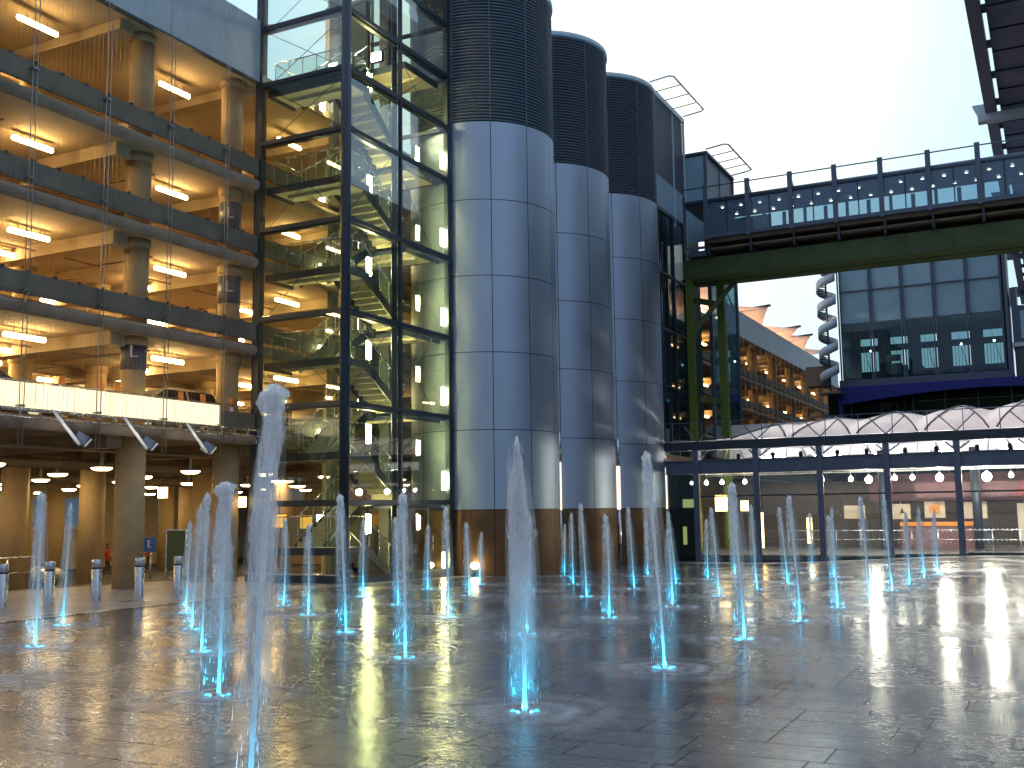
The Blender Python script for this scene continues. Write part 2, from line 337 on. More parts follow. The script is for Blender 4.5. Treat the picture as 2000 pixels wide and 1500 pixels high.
# ------------------------------------------------------------------ car park
CX = -24.0
cp = thing('car_park', (CX, 22, 0), 'multi storey concrete car park with warm lit open decks left of the glass stair tower', 'car park')
NB = [4.45, 7.5, 10.55, 13.3]                 # underside of each deck edge
Y0, Y1 = 8.0, 140.0
for k, z in enumerate(NB):
    b = MB(); b.box(-52, CX - 0.12, Y0, Y1, z + 0.08, z + 0.40)
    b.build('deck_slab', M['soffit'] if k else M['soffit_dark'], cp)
    # rounded deck nose
    b = MB(); zc = z + 0.17
    prof = [(0.0, 0.0), (0.10, 0.02), (0.17, 0.10), (0.19, 0.2), (0.16, 0.3), (0.08, 0.36), (0.0, 0.38)]
    vs = []; n = len(prof)
    for yy in (Y0, Y1): vs += [(CX - 0.12 + dx, yy, z + dz) for dx, dz in prof]
    b.add(vs, [(i, i + 1, n + i + 1, n + i) for i in range(n - 1)] + [tuple(range(n)), tuple(range(2 * n - 1, n - 1, -1))], True)
    b.build('deck_edge', M['conc_dark'], cp)
    if k:
        b = MB(); b.box(CX - 0.06, CX + 0.02, Y0, Y1, z + 0.56, z + 1.10); b.box(CX - 0.08, CX + 0.04, Y0, Y1, z + 0.50, z + 0.545)
        pr = b.build('parapet', M['parapet'], cp)
        y = 16.3
        while y < 27.8: MB().box(CX - 0.02, CX + 0.05, y, y + 0.10, z + 1.09, z + 1.15).build('clip', M['steel'], pr); y += 0.83
    # downstand beams under the deck
    b = MB(); y = 10.8
    while y < Y1:
        b.box(-51, CX - 0.6, y, y + 0.55, z - 0.32, z + 0.075); y += 5.7
    b.box(-32.6, -32.0, Y0, Y1, z - 0.20, z + 0.07); b.box(-41.6, -41.0, Y0, Y1, z - 0.20, z + 0.07)
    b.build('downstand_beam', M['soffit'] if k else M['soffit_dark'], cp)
# roof deck and pale edge panels
b = MB(); b.box(-52, CX - 0.12, Y0, Y1, 17.28, 17.6); b.build('roof_slab', M['soffit'], cp)
b = MB(); y = 10.8
while y < Y1: b.box(-51, CX - 0.6, y, y + 0.55, 16.95, 17.27); y += 5.7
b.build('downstand_beam', M['soffit'], cp)
y = 11.2
while y < Y1 - 2.5:
    if y < 27: MB().box(CX - 0.08, CX, y + 0.012, min(y + 2.488, 27.9), 17.2, 19.45).build('roof_edge_panel', M['roofpanel'], cp)
    elif y > 86: MB().box(CX - 0.08, CX, y + 0.012, y + 2.488, 17.2, 19.45).build('roof_edge_panel', M['roofpanel'], cp)
    y += 2.5
b = MB(); b.box(CX - 0.1, CX + 0.05, Y0, 27.9, 17.12, 17.195); b.box(CX - 0.1, CX + 0.05, 52, Y1, 17.12, 17.195); b.build('edge_trim', M['steel'], cp)
# back walls
b = MB(); b.box(-52.4, -52.05, Y0, Y1, -0.9, 17.2); b.build('back_wall', mat('cream_wall', (0.55, 0.45, 0.30), 0.7, var=0.1), cp)
b = MB(); b.box(-52, -24.3, Y1 + 0.05, Y1 + 0.4, -0.9, 19); b.build('end_wall', M['conc'], cp)
b = MB(); b.box(-46, -25.4, 53.0, 53.3, -0.9, 17.2); b.build('cross_wall', M['conc'], cp)
# columns
def column(x, y, zb, r=0.42, top=17.25):
    b = MB(); zs = [zb] + [z + 0.08 for z in NB]; b.cyl(x, y, zb, NB[0] - 0.0, r + 0.05, 28); return b
rows = [(-24.95, [23.45, 27.6, 36, 41, 46]), (-31.0, [15, 19.4, 24.2, 27.4, 33, 38, 43]), (-38.0, [15, 22.5, 30, 39.4, 46]), (-45.0, [22.5, 30, 37.5, 45])]
levels = [NB[k] + 0.40 for k in range(4)] + [17.28]
for xr, ys in rows:
    for y in ys:
        b = MB(); zb = 0.0 if xr > -27 else -0.9
        b.cyl(xr, y, zb - 0.4 if xr > -27 else zb, NB[0] + 0.08, 0.44, 28)
        for k in range(4):
            z1 = (NB[k + 1] + 0.08) if k < 3 else 17.28
            b.cyl(xr, y, NB[k] + 0.40, z1, 0.37, 24)
            b.cyl(xr, y, z1 - 0.28, z1 - 0.002, 0.41, 24)
        c_ = b.build('column', M['column'], cp)
        wraps = []
        if abs(y - 23.45) < 0.1 and xr > -27: wraps = [(6.55, 7.45)]
        if abs(y - 27.6) < 0.1 and xr > -27: wraps = [(11.85, 12.85), (9.3, 10.25)]
        for z0, z1 in wraps:
            w = MB(); w.cyl(xr, y, z0, z1, 0.385, 28); wo = w.build('sign_wrap', M['wrap'], c_)
            # the letter L, facing the camera side
            a = math.atan2(-y, -xr); n_ = Vector((math.cos(a), math.sin(a), 0)); s_ = Vector((-n_.y, n_.x, 0)); q = Vector((xr, y, (z0 + z1) / 2 + 0.1)) + n_ * 0.395
            w = MB(); w.bar(q - s_ * 0.08 - Vector((0, 0, .18)), q - s_ * 0.08 + Vector((0, 0, .18)), 0.06, 0.02, n_); w.bar(q - s_ * 0.05 - Vector((0, 0, .16)), q + s_ * 0.13 - Vector((0, 0, .16)), 0.02, 0.06, n_)
            w.build('letter', M['whitep'], wo)
for y in (92, 100, 108, 116, 124, 132):
    b = MB()
    for k in range(4): b.cyl(-25.2, y, NB[k] + 0.40, (NB[k + 1] + 0.08) if k < 3 else 17.28, 0.5, 12)
    b.build('column', M['column'], cp)
# hanging facade cables (pairs) and fine wire screen
for i in range(8):
    y = 11.2 + i * 2.5 - 0.02
    if y > 27: continue
    b = MB()
    for dy in (-0.07, 0.07): b.tube([(CX + 0.16, y + dy, 4.0), (CX + 0.16, y + dy, 17.15)], 0.016, 6)
    z = 5.0
    while z < 17: b.box(CX + 0.03, CX + 0.2, y - 0.09, y + 0.09, z, z + 0.05); z += 3.05
    b.build('facade_cable', M['cable'], cp)
b = MB(); y = Y0 + 4
while y < 27.8: b.tube([(CX + 0.12, y, 4.9), (CX + 0.12, y, 17.1)], 0.0028, 3, False); y += 0.16
b.build('wire_screen', M['cable'], cp)
b = MB(); y = 88
while y < Y1: b.box(CX + 0.1, CX + 0.14, y, y + 0.06, 10.6, 17.1); y += 2.0
b.build('facade_cable', M['cable'], cp)
# first deck parapet band, its lamp wash put in as glow, with ladder rack below
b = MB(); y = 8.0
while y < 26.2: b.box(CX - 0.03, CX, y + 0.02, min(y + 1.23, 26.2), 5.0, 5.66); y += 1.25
b.build('wash_glow_balustrade', M['washglow'], cp)
b = MB(); y = 8.0
while y < 26.2: b.tube([(CX + .04, y, 5.0), (CX + .04, y, 5.7)], .006, 4, False); y += .13
b.build('baluster_screen', M['cable'], cp)
b = MB(); b.box(CX - 0.05, CX + 0.02, 26.25, Y1, 4.9, 5.5); b.build('parapet', M['parapet'], cp)
b = MB(); b.box(CX - 0.02, CX + 0.03, Y0, 26.2, 4.9, 4.99); b.tube([(CX + 0.3, Y0, 4.92), (CX + 0.3, 27.8, 4.92)], 0.02, 6); b.tube([(CX + 0.3, Y0, 4.72), (CX + 0.3, 27.8, 4.72)], 0.02, 6); b.tube([(CX + 0.05, Y0, 5.70), (CX + 0.05, 27.8, 5.70)], 0.02, 6)
y = Y0
while y < 27.8: b.box(CX + 0.03, CX + 0.32, y, y + 0.04, 4.70, 4.74); b.box(CX + 0.28, CX + 0.31, y, y + 0.04, 4.72, 4.92); y += 0.62
b.build('ladder_rack', M['stainless'], cp)
# ducts and pipes under the first deck
b = MB(); b.tube([(-29.5, 8, 3.9), (-29.5, 50, 3.9)], 0.16, 12); b.tube([(-33, 8, 4.0), (-33, 50, 4.0)], 0.1, 8); b.tube([(-26, 8, 4.15), (-26, 27.5, 4.15)], 0.06, 8); b.tube([(-36.5, 8, 3.7), (-36.5, 50, 3.7)], 0.22, 12)
b.build('service_pipe', M['soffit_dark'], cp)
b = MB(); b.tube([(-27.2, 10.0, 3.1), (-27.2, 19.1, 3.1)], 0.45, 20); b.box(-27.25, -27.15, 12, 12.1, 3.5, 4.5); b.box(-27.25, -27.15, 18, 18.1, 3.5, 4.5)
b.build('round_duct', M['black'], cp)
for k in (1, 2, 3):
    b = MB(); z = NB[k] - 0.13
    for yy in (19.0, 24.6): b.tube([(-25.5, yy, z), (-30, yy, z), (-30, yy + 1.0, z), (-45, yy + 1.0, z)], 0.03, 6)
    b.tube([(-28, 8, z), (-28, 50, z)], 0.035, 6); b.build('conduit', M['conc_dark'], cp)

# deck lamps
gr = 'fluorescent tubes under the car park decks'
def tube_lamp(x, y, z, label):
    t = thing('tube_lamp', (x, y, z), label, 'ceiling lamp', gr)
    b = MB(); b.tube([(x, y - 0.72, z), (x, y - 0.68, z), (x, y + 0.68, z), (x, y + 0.72, z)], [0.02, 0.06, 0.06, 0.02], 10); b.build('tube', M['tube'], t)
    b = MB(); b.box(x - 0.06, x + 0.06, y - 0.7, y + 0.7, z + 0.075, z + 0.11); b.box(x - 0.01, x + 0.01, y - 0.4, y - 0.38, z + 0.1, z + 0.25); b.box(x - 0.01, x + 0.01, y + 0.38, y + 0.4, z + 0.1, z + 0.25); b.build('housing', M['whitep'], t)
    return t
tl0 = None
names = ['second deck', 'third deck', 'fourth deck', 'top deck']
ceil = [7.32, 10.37, 13.12, 16.8]
rowsl = [(-26.4, [14.9, 20.7, 26.3, 32.5, 38.2]), (-31.6, [17.4, 23.2, 29.0, 34.8, 40.6]), (-36.6, [20.0, 26, 32, 38, 44]), (-43.0, [24, 31, 38, 45])]
for k in range(4):
    for ri, (x, ys) in enumerate(rowsl + ([(-29.0, [17.5, 22.0, 27.6, 33.5]), (-34.0, [19.0, 23.5, 28, 33, 38]), (-40, [22, 27, 32, 37, 42])] if k < 2 else [])):
        for y in ys:
            where = 'front row' if ri == 0 else 'row %d from the facade' % (ri + 1)
            lab = 'glowing yellow tube lamp under the %s car park ceiling, %s' % (('first', 'second', 'third', 'topmost')[k], where)
            if tl0 is None: tl0 = tube_lamp(x, y, ceil[k], lab)
            else: dup(tl0, (x, y, ceil[k]), lab, gr)
t = None
for k in (1, 2, 3):
    for y in range(90, 139, 8):
        b = MB(); b.box(-27.1, -26.9, -1.0, 1.0, -0.06, 0.06)
        o = b.build('tube_lamp', M['tube_far']); o.location = (0, y, ceil[k] - 0.2)
        tag(o, 'distant warm tube lamp under a far car park deck seen beyond the green bridge column', 'ceiling lamp', 'lamps of the far car park end')
# ground floor disc lamps
gd = 'round lamps under the first deck'
d0 = None
for xi, x in enumerate((-27.0, -30.8, -34.6, -38.4, -42.2, -46.5)):
    for y in [12.5 + 3.9 * i + (xi % 2) * 1.5 for i in range(10)]:
        z = 3.66 - 0.05 * xi
        if d0 is None:
            d0 = thing('disc_lamp', (x, y, z), 'round glowing ceiling lamp in the undercroft behind the thick columns', 'ceiling lamp', gd)
            b = MB(); b.lathe(x, y, [(0.001, z - 0.08), (0.22, z - 0.07), (0.31, z - .02), (0.32, z + 0.01)], 20); b.build('diffuser', M['disc'], d0)
            b = MB(); b.lathe(x, y, [(0.33, z + 0.012), (0.33, z + 0.03), (0.06, z + 0.07), (0.03, z + 0.6), (0.001, z + 0.6)], 20); b.build('shade', M['whitep'], d0)
        else: dup(d0, (x, y, z), d0['label'])
# floodlight arms below the lit balustrade
fa = 'angled white light arms below the lit balustrade'
for i, (y, lab) in enumerate(((19.35, 'left of the thick front column'), (21.75, 'just left of the thick front column top'), (24.2, 'between the thick front column and the stair tower'))):
    x = CX + 0.5; z = 4.95
    t = thing('floodlight', (x, y, z), 'slanting white lamp arm ' + lab, 'floodlight', fa)
    b = MB(); b.tube([(x, y, z), (x, y + 0.12, z - 0.1), (x + 0.05, y + 0.86, z - 0.86), (x + 0.05, y + 0.9, z - 0.9)], [0.02, 0.045, 0.05, 0.02], 10); b.build('arm', M['whitep'], t)
    b = MB(); b.bar((x - 0.25, y + 1.0, z - 0.62), (x - 0.05, y + 1.22, z - 0.80), 0.34, 0.30); b.build('lamp_head', M['steel_blue'], t, 0.03)
    b = MB(); b.bar((x - 0.04, y + 1.21, z - 0.80), (x - 0.02, y + 1.24, z - 0.83), 0.28, 0.26); b.build('lens', M['whitep'], t)
# unseen fill light added in front of each arm to make it shine
    ld = bpy.data.lights.new('arm_fill_light', 'POINT'); ld.energy = 9; ld.color = (1, 0.93, 0.85); ld.shadow_soft_size = 0.05
    lo = bpy.data.objects.new('arm_fill', ld); COL.objects.link(lo); lo.parent = t; lo.location = (0.45, 0.2, -0.75)
# bollards
bp = [((3, 1188), 'steel bollard at the left picture edge with a black band'), ((95, 1180), 'steel bollard behind the two left water jets, second from the left'), ((187, 1174), 'steel bollard just left of the thick concrete column'), ((271, 1168), 'steel bollard in front of the right side of the thick concrete column'), ((347, 1163), 'steel bollard right of the thick column, beside the cluster of jets'), ((425, 1157), 'steel bollard behind the tall broad jet, nearest the stair tower')]
b0 = None
for (px, py), lab in bp:
    p = onground(px, py); p.z += 0.0
    if b0 is None:
        b0 = thing('bollard', p, lab, 'bollard', 'steel bollards along the pavement')
        b = MB(); b.lathe(p.x, p.y, [(0.125, p.z), (0.125, p.z + 0.80), (0.123, p.z + 0.803)], 28); b.build('post', M['stainless'], b0)
        b = MB(); b.lathe(p.x, p.y, [(0.118, p.z + 0.803), (0.118, p.z + 0.845)], 28); b.build('band', M['black'], b0)
        b = MB(); b.lathe(p.x, p.y, [(0.123, p.z + 0.845), (0.125, p.z + 0.848), (0.125, p.z + 1.02), (0.115, p.z + 1.04), (0.001, p.z + 1.04)], 28); b.build('cap', M['stainless'], b0)
    else: dup(b0, p, lab)

# ------------------------------------------------------------------ cars
def car(loc, rz, paint, label, scale=1.0):
    t = thing('parked_car', (0, 0, 0), label, 'car')
    st = [(-2.15, .45, .75, .78, .86), (-2.05, .30, .82, .86, .98), (-1.2, .22, .88, .9, 1.0), (-0.2, .20, .9, .92, 1.0), (0.9, .20, .9, .92, 0.98), (1.7, .24, .86, .88, 0.86), (2.05, .32, .78, .8, 0.74), (2.15, .42, .7, .7, 0.62)]
    vs = []; fs = []
    for x, zb, wb, wm, zt in st:
        zm = (zb + zt) / 2
        vs += [(x, -wb, zb), (x, -wm, zm), (x, -wm * .93, zt), (x, wm * .93, zt), (x, wm, zm), (x, wb, zb)]
    for i in range(len(st) - 1):
        for k in range(6): fs.append((i * 6 + k, i * 6 + (k + 1) % 6, (i + 1) * 6 + (k + 1) % 6, (i + 1) * 6 + k))
    fs += [tuple(range(6)), tuple(range(len(vs) - 1, len(vs) - 7, -1))]
    b = MB(); b.add(vs, fs, True); body = b.build('body', paint, t, 0.02, True)
    cab = [(-1.95, .80, .98), (-1.6, .64, 1.42), (-0.9, .62, 1.50), (0.1, .62, 1.50), (0.5, .63, 1.44), (1.25, .78, .95)]
    b = MB(); vs = [(-1.95, -.8, .95), (1.25, -.8, .93), (0.45, -.63, 1.44), (-1.6, -.63, 1.42)]; vs += [(x, -y, z) for x, y, z in vs]
    b.add(vs, [(0, 1, 2, 3), (4, 7, 6, 5), (0, 3, 7, 4), (1, 5, 6, 2), (0, 4, 5, 1), (3, 2, 6, 7)]); b.build('glasshouse', M['black'], t, 0.03, True)
    b = MB(); vs = [(-1.62, -.64, 1.41), (0.47, -.64, 1.43), (0.1, -.6, 1.50), (-1.3, -.6, 1.50)]; vs += [(x, -y, z) for x, y, z in vs]
    b.add(vs, [(0, 1, 2, 3), (4, 7, 6, 5), (0, 3, 7, 4), (1, 5, 6, 2), (0, 4, 5, 1), (3, 2, 6, 7)]); b.build('roof', paint, t, 0.02, True)
    for x in (-0.45,):
        for s in (-1, 1): b = MB(); b.bar((x, s * .80, .95), (x, s * .645, 1.43), 0.07, 0.03); b.build('pillar', paint, t, local=True)
    for x in (-1.35, 1.35):
        for s in (-1, 1):
            b = MB(); b.tube([(x, s * .72, .33), (x, s * .93, .33)], .33, 24); w = b.build('wheel', M['black'], t, local=True)
            b = MB(); b.tube([(x, s * .925, .33), (x, s * .945, .33)], .2, 12); b.build('rim', M['stainless'], w, local=True)
    for s in (-1, 1):
        b = MB(); b.box(2.04, 2.14, s * .62 - .14, s * .62 + .14, .58, .70); b.build('headlight', M['whitep'], t, local=True)
        b = MB(); b.box(-2.165, -2.08, s * .66 - .1, s * .66 + .1, .68, .85); b.build('tail_light', M['red'], t, local=True)
    t.location = loc; t.rotation_euler.z = rz; t.scale = (scale,) * 3; return t
silver = mat('silver_car_paint', (0.55, 0.55, 0.52), 0.3, 0.6); darkp = mat('dark_car_paint', (0.06, 0.04, 0.04), 0.25, 0.3)
car((-26.6, 26.3, 4.86), math.radians(-95), silver, 'silver car parked behind the lit balustrade beside the stair tower')
car((-26.9, 19.4, 4.86), math.radians(85), darkp, 'dark car parked behind the lit balustrade at the upper left')
car((-36.5, 25.6, -0.9), math.radians(10), darkp, 'dark car on the road under the car park at far left')
car((-40.5, 31.5, -0.9), math.radians(20), silver, 'pale car on the undercroft road behind the left jets')
# orange-topped marker posts on the first deck
for (y, lab) in ((20.55, 'orange topped marker post near the dark car'), (21.9, 'orange topped marker post between the dark car and the thick column'), (22.5, 'orange topped marker post touching the left side of the thick column'), (25.1, 'orange topped marker post in front of the silver car bonnet'), (26.1, 'orange topped marker post in front of the silver car door'), (27.45, 'orange topped marker post by the stair tower edge')):
    t = thing('marker_post', (-24.6, y, 4.86), lab, 'post', 'orange topped posts on the first deck')
    b = MB(); b.cyl(-24.6, y, 4.86, 5.75, 0.06, 12); b.build('post', M['whitep'], t)
    b = MB(); b.cyl(-24.6, y, 5.75, 6.05, 0.085, 12); b.build('cap', M['orange'], t)
# undercroft furniture
t = thing('blue_hoarding', (-51.5, 44, -0.9), 'long blue panel on the far wall of the undercroft at left', 'panel')
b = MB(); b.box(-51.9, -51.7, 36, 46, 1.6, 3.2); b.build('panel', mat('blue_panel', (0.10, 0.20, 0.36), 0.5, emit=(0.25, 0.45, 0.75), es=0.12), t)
b = MB(); b.box(-51.95, -51.6, 36, 46, 1.45, 1.58); b.box(-51.95, -51.6, 36, 46, 3.22, 3.35); b.build('frame', M['whitep'], t)
t = thing('direction_sign', (-29.4, 28.6, 0), 'small blue sign on a post right of the thick column', 'sign')
b = MB(); b.box(-29.7, -29.1, 28.60, 28.66, 0.85, 1.35); b.build('sign_board', mat('blue_sign', (0.03, 0.12, 0.5), 0.4), t)
b = MB(); b.cyl(-29.4, 28.7, -0.9, 1.3, 0.04, 8); b.build('post', M['stainless'], t)
b = MB(); b.cyl(-29.4, 28.585, 1.18, 1.26, 0.04, 8); b.bar((-29.4, 28.585, 1.17), (-29.42, 28.585, 1.02), 0.05, 0.01); b.bar((-29.42, 28.585, 1.03), (-29.28, 28.585, 1.0), 0.05, 0.01); b.lathe(-29.4, 28.58, [(0.1, 0.95), (0.12, 0.95)], 16); b.build('pictogram', M['whitep'], t)
t = thing('notice_board', (-27.6, 28.0, -0.9), 'tall dark green notice board standing right of the thick column', 'board')
b = MB(); b.box(-28.2, -27.35, 28.3, 28.38, 0.2, 1.6); b.build('panel', mat('green_board', (0.05, 0.09, 0.05), 0.4), t)
b = MB(); b.box(-28.26, -28.205, 28.28, 28.4, -0.9, 1.66); b.box(-27.345, -27.31, 28.28, 28.4, 0.0, 1.66); b.box(-28.2, -27.35, 28.28, 28.4, 1.605, 1.66); b.build('frame', M['stainless'], t)
for i, (y0, y1) in enumerate(((16.5, 18.9), (19.5, 22.3))):
    t = thing('guard_rail', (-27.6, (y0 + y1) / 2, 0), ('low metal guard rail behind the left jets at the kerb', 'low metal guard rail left of the thick column at the kerb')[i], 'railing')
    b = MB(); b.tube([(-27.6, y0, 0.95), (-27.6, y1, 0.95)], 0.03, 8); b.tube([(-27.6, y0, 0.5), (-27.6, y1, 0.5)], 0.02, 8); b.build('rail', M['stainless'], t)
    for k in range(4): y = y0 + (y1 - y0) * k / 3; b = MB(); b.cyl(-27.6, y, -0.9, 0.95, 0.03, 8); b.build('post', M['stainless'], t)
for i, (x, y, z, sx, sz, lab) in enumerate(((-24.2, 27.6, 2.55, 0.26, 0.34, 'bright yellow lit box sign on the left edge of the stair tower'), (-30.0, 29.8, 3.0, 0.4, 0.4, 'small square lit box sign between the columns right of the thick column'), (-27.3, 33.3, 1.87, 0.62, 0.5, 'orange lit box sign inside the tower base, left one'), (-26.0, 33.3, 1.82, 0.5, 0.5, 'orange lit box sign inside the tower base beside the left one'), (-24.7, 33.3, 1.85, 0.5, 0.45, 'orange lit box sign behind the tower corner post'))):
    t = thing('lit_sign', (x, y, z), lab, 'sign', 'lit box signs near the tower base')
    b = MB(); b.box(x - sx / 2, x + sx / 2, y - 0.05, y + 0.05, z - sz / 2, z + sz / 2); b.build('lit_box', M['box_lit'] if i < 2 else M['orange_lit'], t)
    b = MB(); b.box(x - sx / 2 - .03, x + sx / 2 + .03, y - 0.06, y + 0.06, z + sz / 2 + .003, z + sz / 2 + 0.035); b.cyl(x, y, z + sz / 2 + .03, 4.3, 0.015, 6); b.build('hanger', M['steel'], t)

# ------------------------------------------------------------------ people
def person(loc, rz, coat, label, stride=0.16, arm=0.2, h=1.0):
    me = bpy.data.meshes.new('person'); J = {}
    P = [('pel', (0, 0, .95), (.15, .11)), ('ab', (0, 0, 1.1), (.14, .10)), ('ch', (0, 0.01, 1.32), (.17, .12)), ('nk', (0, 0.0, 1.5), (.055, .055)), ('hd', (0, .015, 1.58), (.075, .085)), ('hd2', (0, .02, 1.68), (.078, .095)), ('hd3', (0, .01, 1.76), (.05, .06)),
         ('hl', (-.09, 0, .9), (.09, .09)), ('kl', (-.10, stride * .6, .5), (.06, .065)), ('al', (-.10, stride * .7 - .05, .1), (.04, .045)), ('tl', (-.11, stride * .7 + .12, .04), (.035, .03)),
         ('hr', (.09, 0, .9), (.09, .09)), ('kr', (.10, -stride * .3 + .04, .5), (.06, .065)), ('ar', (.10, -stride, .12), (.04, .045)), ('tr', (.11, -stride + .16, .04), (.035, .03)),
         ('sl', (-.19, 0, 1.40), (.06, .065)), ('el', (-.25, -arm * .5, 1.14), (.042, .045)), ('wl', (-.25, .06, .92), (.03, .032)), ('pl', (-.245, .1, .85), (.03, .018)),
         ('sr', (.19, 0, 1.40), (.06, .065)), ('er', (.25, arm * .2, 1.13), (.042, .045)), ('wr', (.22, .22, 1.0), (.03, .032)), ('pr', (.21, .29, .98), (.03, .018))]
    E_ = [('pel', 'ab'), ('ab', 'ch'), ('ch', 'nk'), ('nk', 'hd'), ('hd', 'hd2'), ('hd2', 'hd3'), ('pel', 'hl'), ('hl', 'kl'), ('kl', 'al'), ('al', 'tl'), ('pel', 'hr'), ('hr', 'kr'), ('kr', 'ar'), ('ar', 'tr'), ('ch', 'sl'), ('sl', 'el'), ('el', 'wl'), ('wl', 'pl'), ('ch', 'sr'), ('sr', 'er'), ('er', 'wr'), ('wr', 'pr')]
    def limb(b0, names):
        pass
    # fingers
    for hand, sgn in (('pl', -1), ('pr', 1)):
        base = dict((a, b_) for a, b_, c_ in P)[hand]
        dirv = Vector((0, .35, -.94)) if hand == 'pl' else Vector((0, .97, -.2))
        for f_ in range(4):
            o_ = Vector(base) + Vector((0.0, (f_ - 1.5) * .016, 0)) if hand == 'pl' else Vector(base) + Vector((0, 0, (f_ - 1.5) * .016))
            P.append((hand + 'f%d' % f_, tuple(o_ + dirv * (.05 + .008 * (f_ in (1, 2)))), (.008, .008))); E_.append((hand, hand + 'f%d' % f_))
            P.append((hand + 'g%d' % f_, tuple(o_ + dirv * .075 + Vector((-sgn * .015, 0, 0))), (.007, .007))); E_.append((hand + 'f%d' % f_, hand + 'g%d' % f_))
        P.append((hand + 't', tuple(Vector(base) + Vector((-sgn * .03, .02, .01))), (.01, .01))); E_.append((hand, hand + 't'))
    ix = {p[0]: i for i, p in enumerate(P)}
    me.from_pydata([p[1] for p in P], [(ix[a], ix[c_]) for a, c_ in E_], [])
    o = bpy.data.objects.new('person', me); COL.objects.link(o); sk = o.modifiers.new('skin', 'SKIN')
    for i, p in enumerate(P): me.skin_vertices[0].data[i].radius = p[2]
    me.skin_vertices[0].data[0].use_root = True
    sb = o.modifiers.new('sub', 'SUBSURF'); sb.levels = 1; sb.render_levels = 1
    me.materials.append(mat('trousers_and_skin', (0.035, 0.035, 0.04), 0.8))
    o.location = loc; o.rotation_euler.z = rz; o.scale = (h,) * 3
    tag(o, label, 'person')
    b = MB(); b.lathe(0, 0, [(.17, .84), (.18, .95), (.175, 1.15), (.20, 1.34), (.19, 1.42), (.09, 1.49), (.065, 1.52)], 20)
    b.v = [(x, y * .78, z) for x, y, z in b.v]; c_ = b.build('jacket', coat, o, local=True)
    for s, e_, w_ in (('sl', 'el', 'wl'), ('sr', 'er', 'wr')):
        q = [Vector(P[ix[k]][1]) for k in (s, e_, w_)]; b = MB(); b.tube(q, [.085, .062, .048], 10); b.build('sleeve', coat, c_, local=True)
    skin = mat('skin', (0.5, 0.3, 0.22), 0.6)
    b = MB(); b.sphere((0, .03, 1.66), .083, 16, 1.3); b.add([(-.012, .105, 1.67), (.012, .105, 1.67), (0, .135, 1.635), (0, .105, 1.625)], [(0, 1, 2), (0, 2, 3), (1, 3, 2), (0, 3, 1)]); f = b.build('face', skin, o, local=True)
    b = MB()
    for s in (-1, 1): b.sphere((s * .03, .108, 1.675), .009, 8); 
    b.box(-.022, .022, .100, .109, 1.598, 1.606); b.build('features', M['black'], f, local=True)
    b = MB(); b.sphere((0, .005, 1.70), .093, 16, 1.15); b.build('hair', mat('dark_hair', (0.03, 0.02, 0.015), 0.7), o, local=True)
    return o
redcoat = mat('red_jacket', (0.45, 0.03, 0.03), 0.7)
person((-44.8, 40.7, -0.9), math.radians(-60), redcoat, 'person in a red jacket and dark trousers walking left of the thick column', h=0.92)
person((-44.9, 43.7, -0.9), math.radians(130), redcoat, 'person in a red jacket and dark trousers half hidden right of the thick column', h=0.95)

# ------------------------------------------------------------------ glass stair tower
TX0, TX1, TY0, TY1 = -24.05, -20.3, 27.95, 34.65
ZT = [2.5, 5.7, 8.75, 11.85, 14.95, 17.07, 19.15, 21.3, 23.4]
tw = thing('stair_tower', ((TX0 + TX1) / 2, (TY0 + TY1) / 2, 0), 'tall glass stair tower with dark steel frame between the car park and the first silo', 'stair tower')
zb = -0.35
b = MB(); b.cyl(TX1 - .06, TY0 + .06, zb, 24.5, 0.17, 20); b.build('corner_post', M['steel'], tw)
b = MB(); b.box(TX0 - .12, TX0 + .16, TY0 - .04, TY0 + .22, zb, 24.5); b.build('corner_post', M['steel'], tw)
b = MB(); b.box(TX1 - .16, TX1 + .02, TY1 - .1, TY1 + .1, zb, 24.5); b.build('corner_post', M['steel'], tw)
b = MB(); b.box(TX1 - .1, TX1 + .04, 31.20, 31.30, zb, 24.5); b.cyl(TX1 - .28, 31.25, zb, 24.5, 0.11, 16); b.build('mullion', M['steel'], tw)
b = MB(); b.box(TX0 - .1, TX0 + .02, TY1 - .1, TY1 + .02, zb, 24.5); b.build('corner_post', M['steel'], tw)
for k, z in enumerate(ZT):
    b = MB(); b.box(TX0 + .17, TX1 - .2, TY0 - .03, TY0 + .06, z - .08, z + .07); b.box(TX0 + .17, TX1 - .2, TY0 + .07, TY0 + .25, z - .13, z - .02)
    b.box(TX1 - .08, TX1 + .03, TY0 + .23, 31.19, z - .08, z + .07); b.box(TX1 - .08, TX1 + .03, 31.31, TY1 - .11, z - .08, z + .07)
    b.box(TX1 - .26, TX1 - .09, TY0 + .23, 31.12, z - .13, z - .02); b.box(TX1 - .26, TX1 - .09, 31.38, TY1 - .11, z - .13, z - .02)
    b.build('transom', M['steel'], tw)
lv = [zb] + ZT
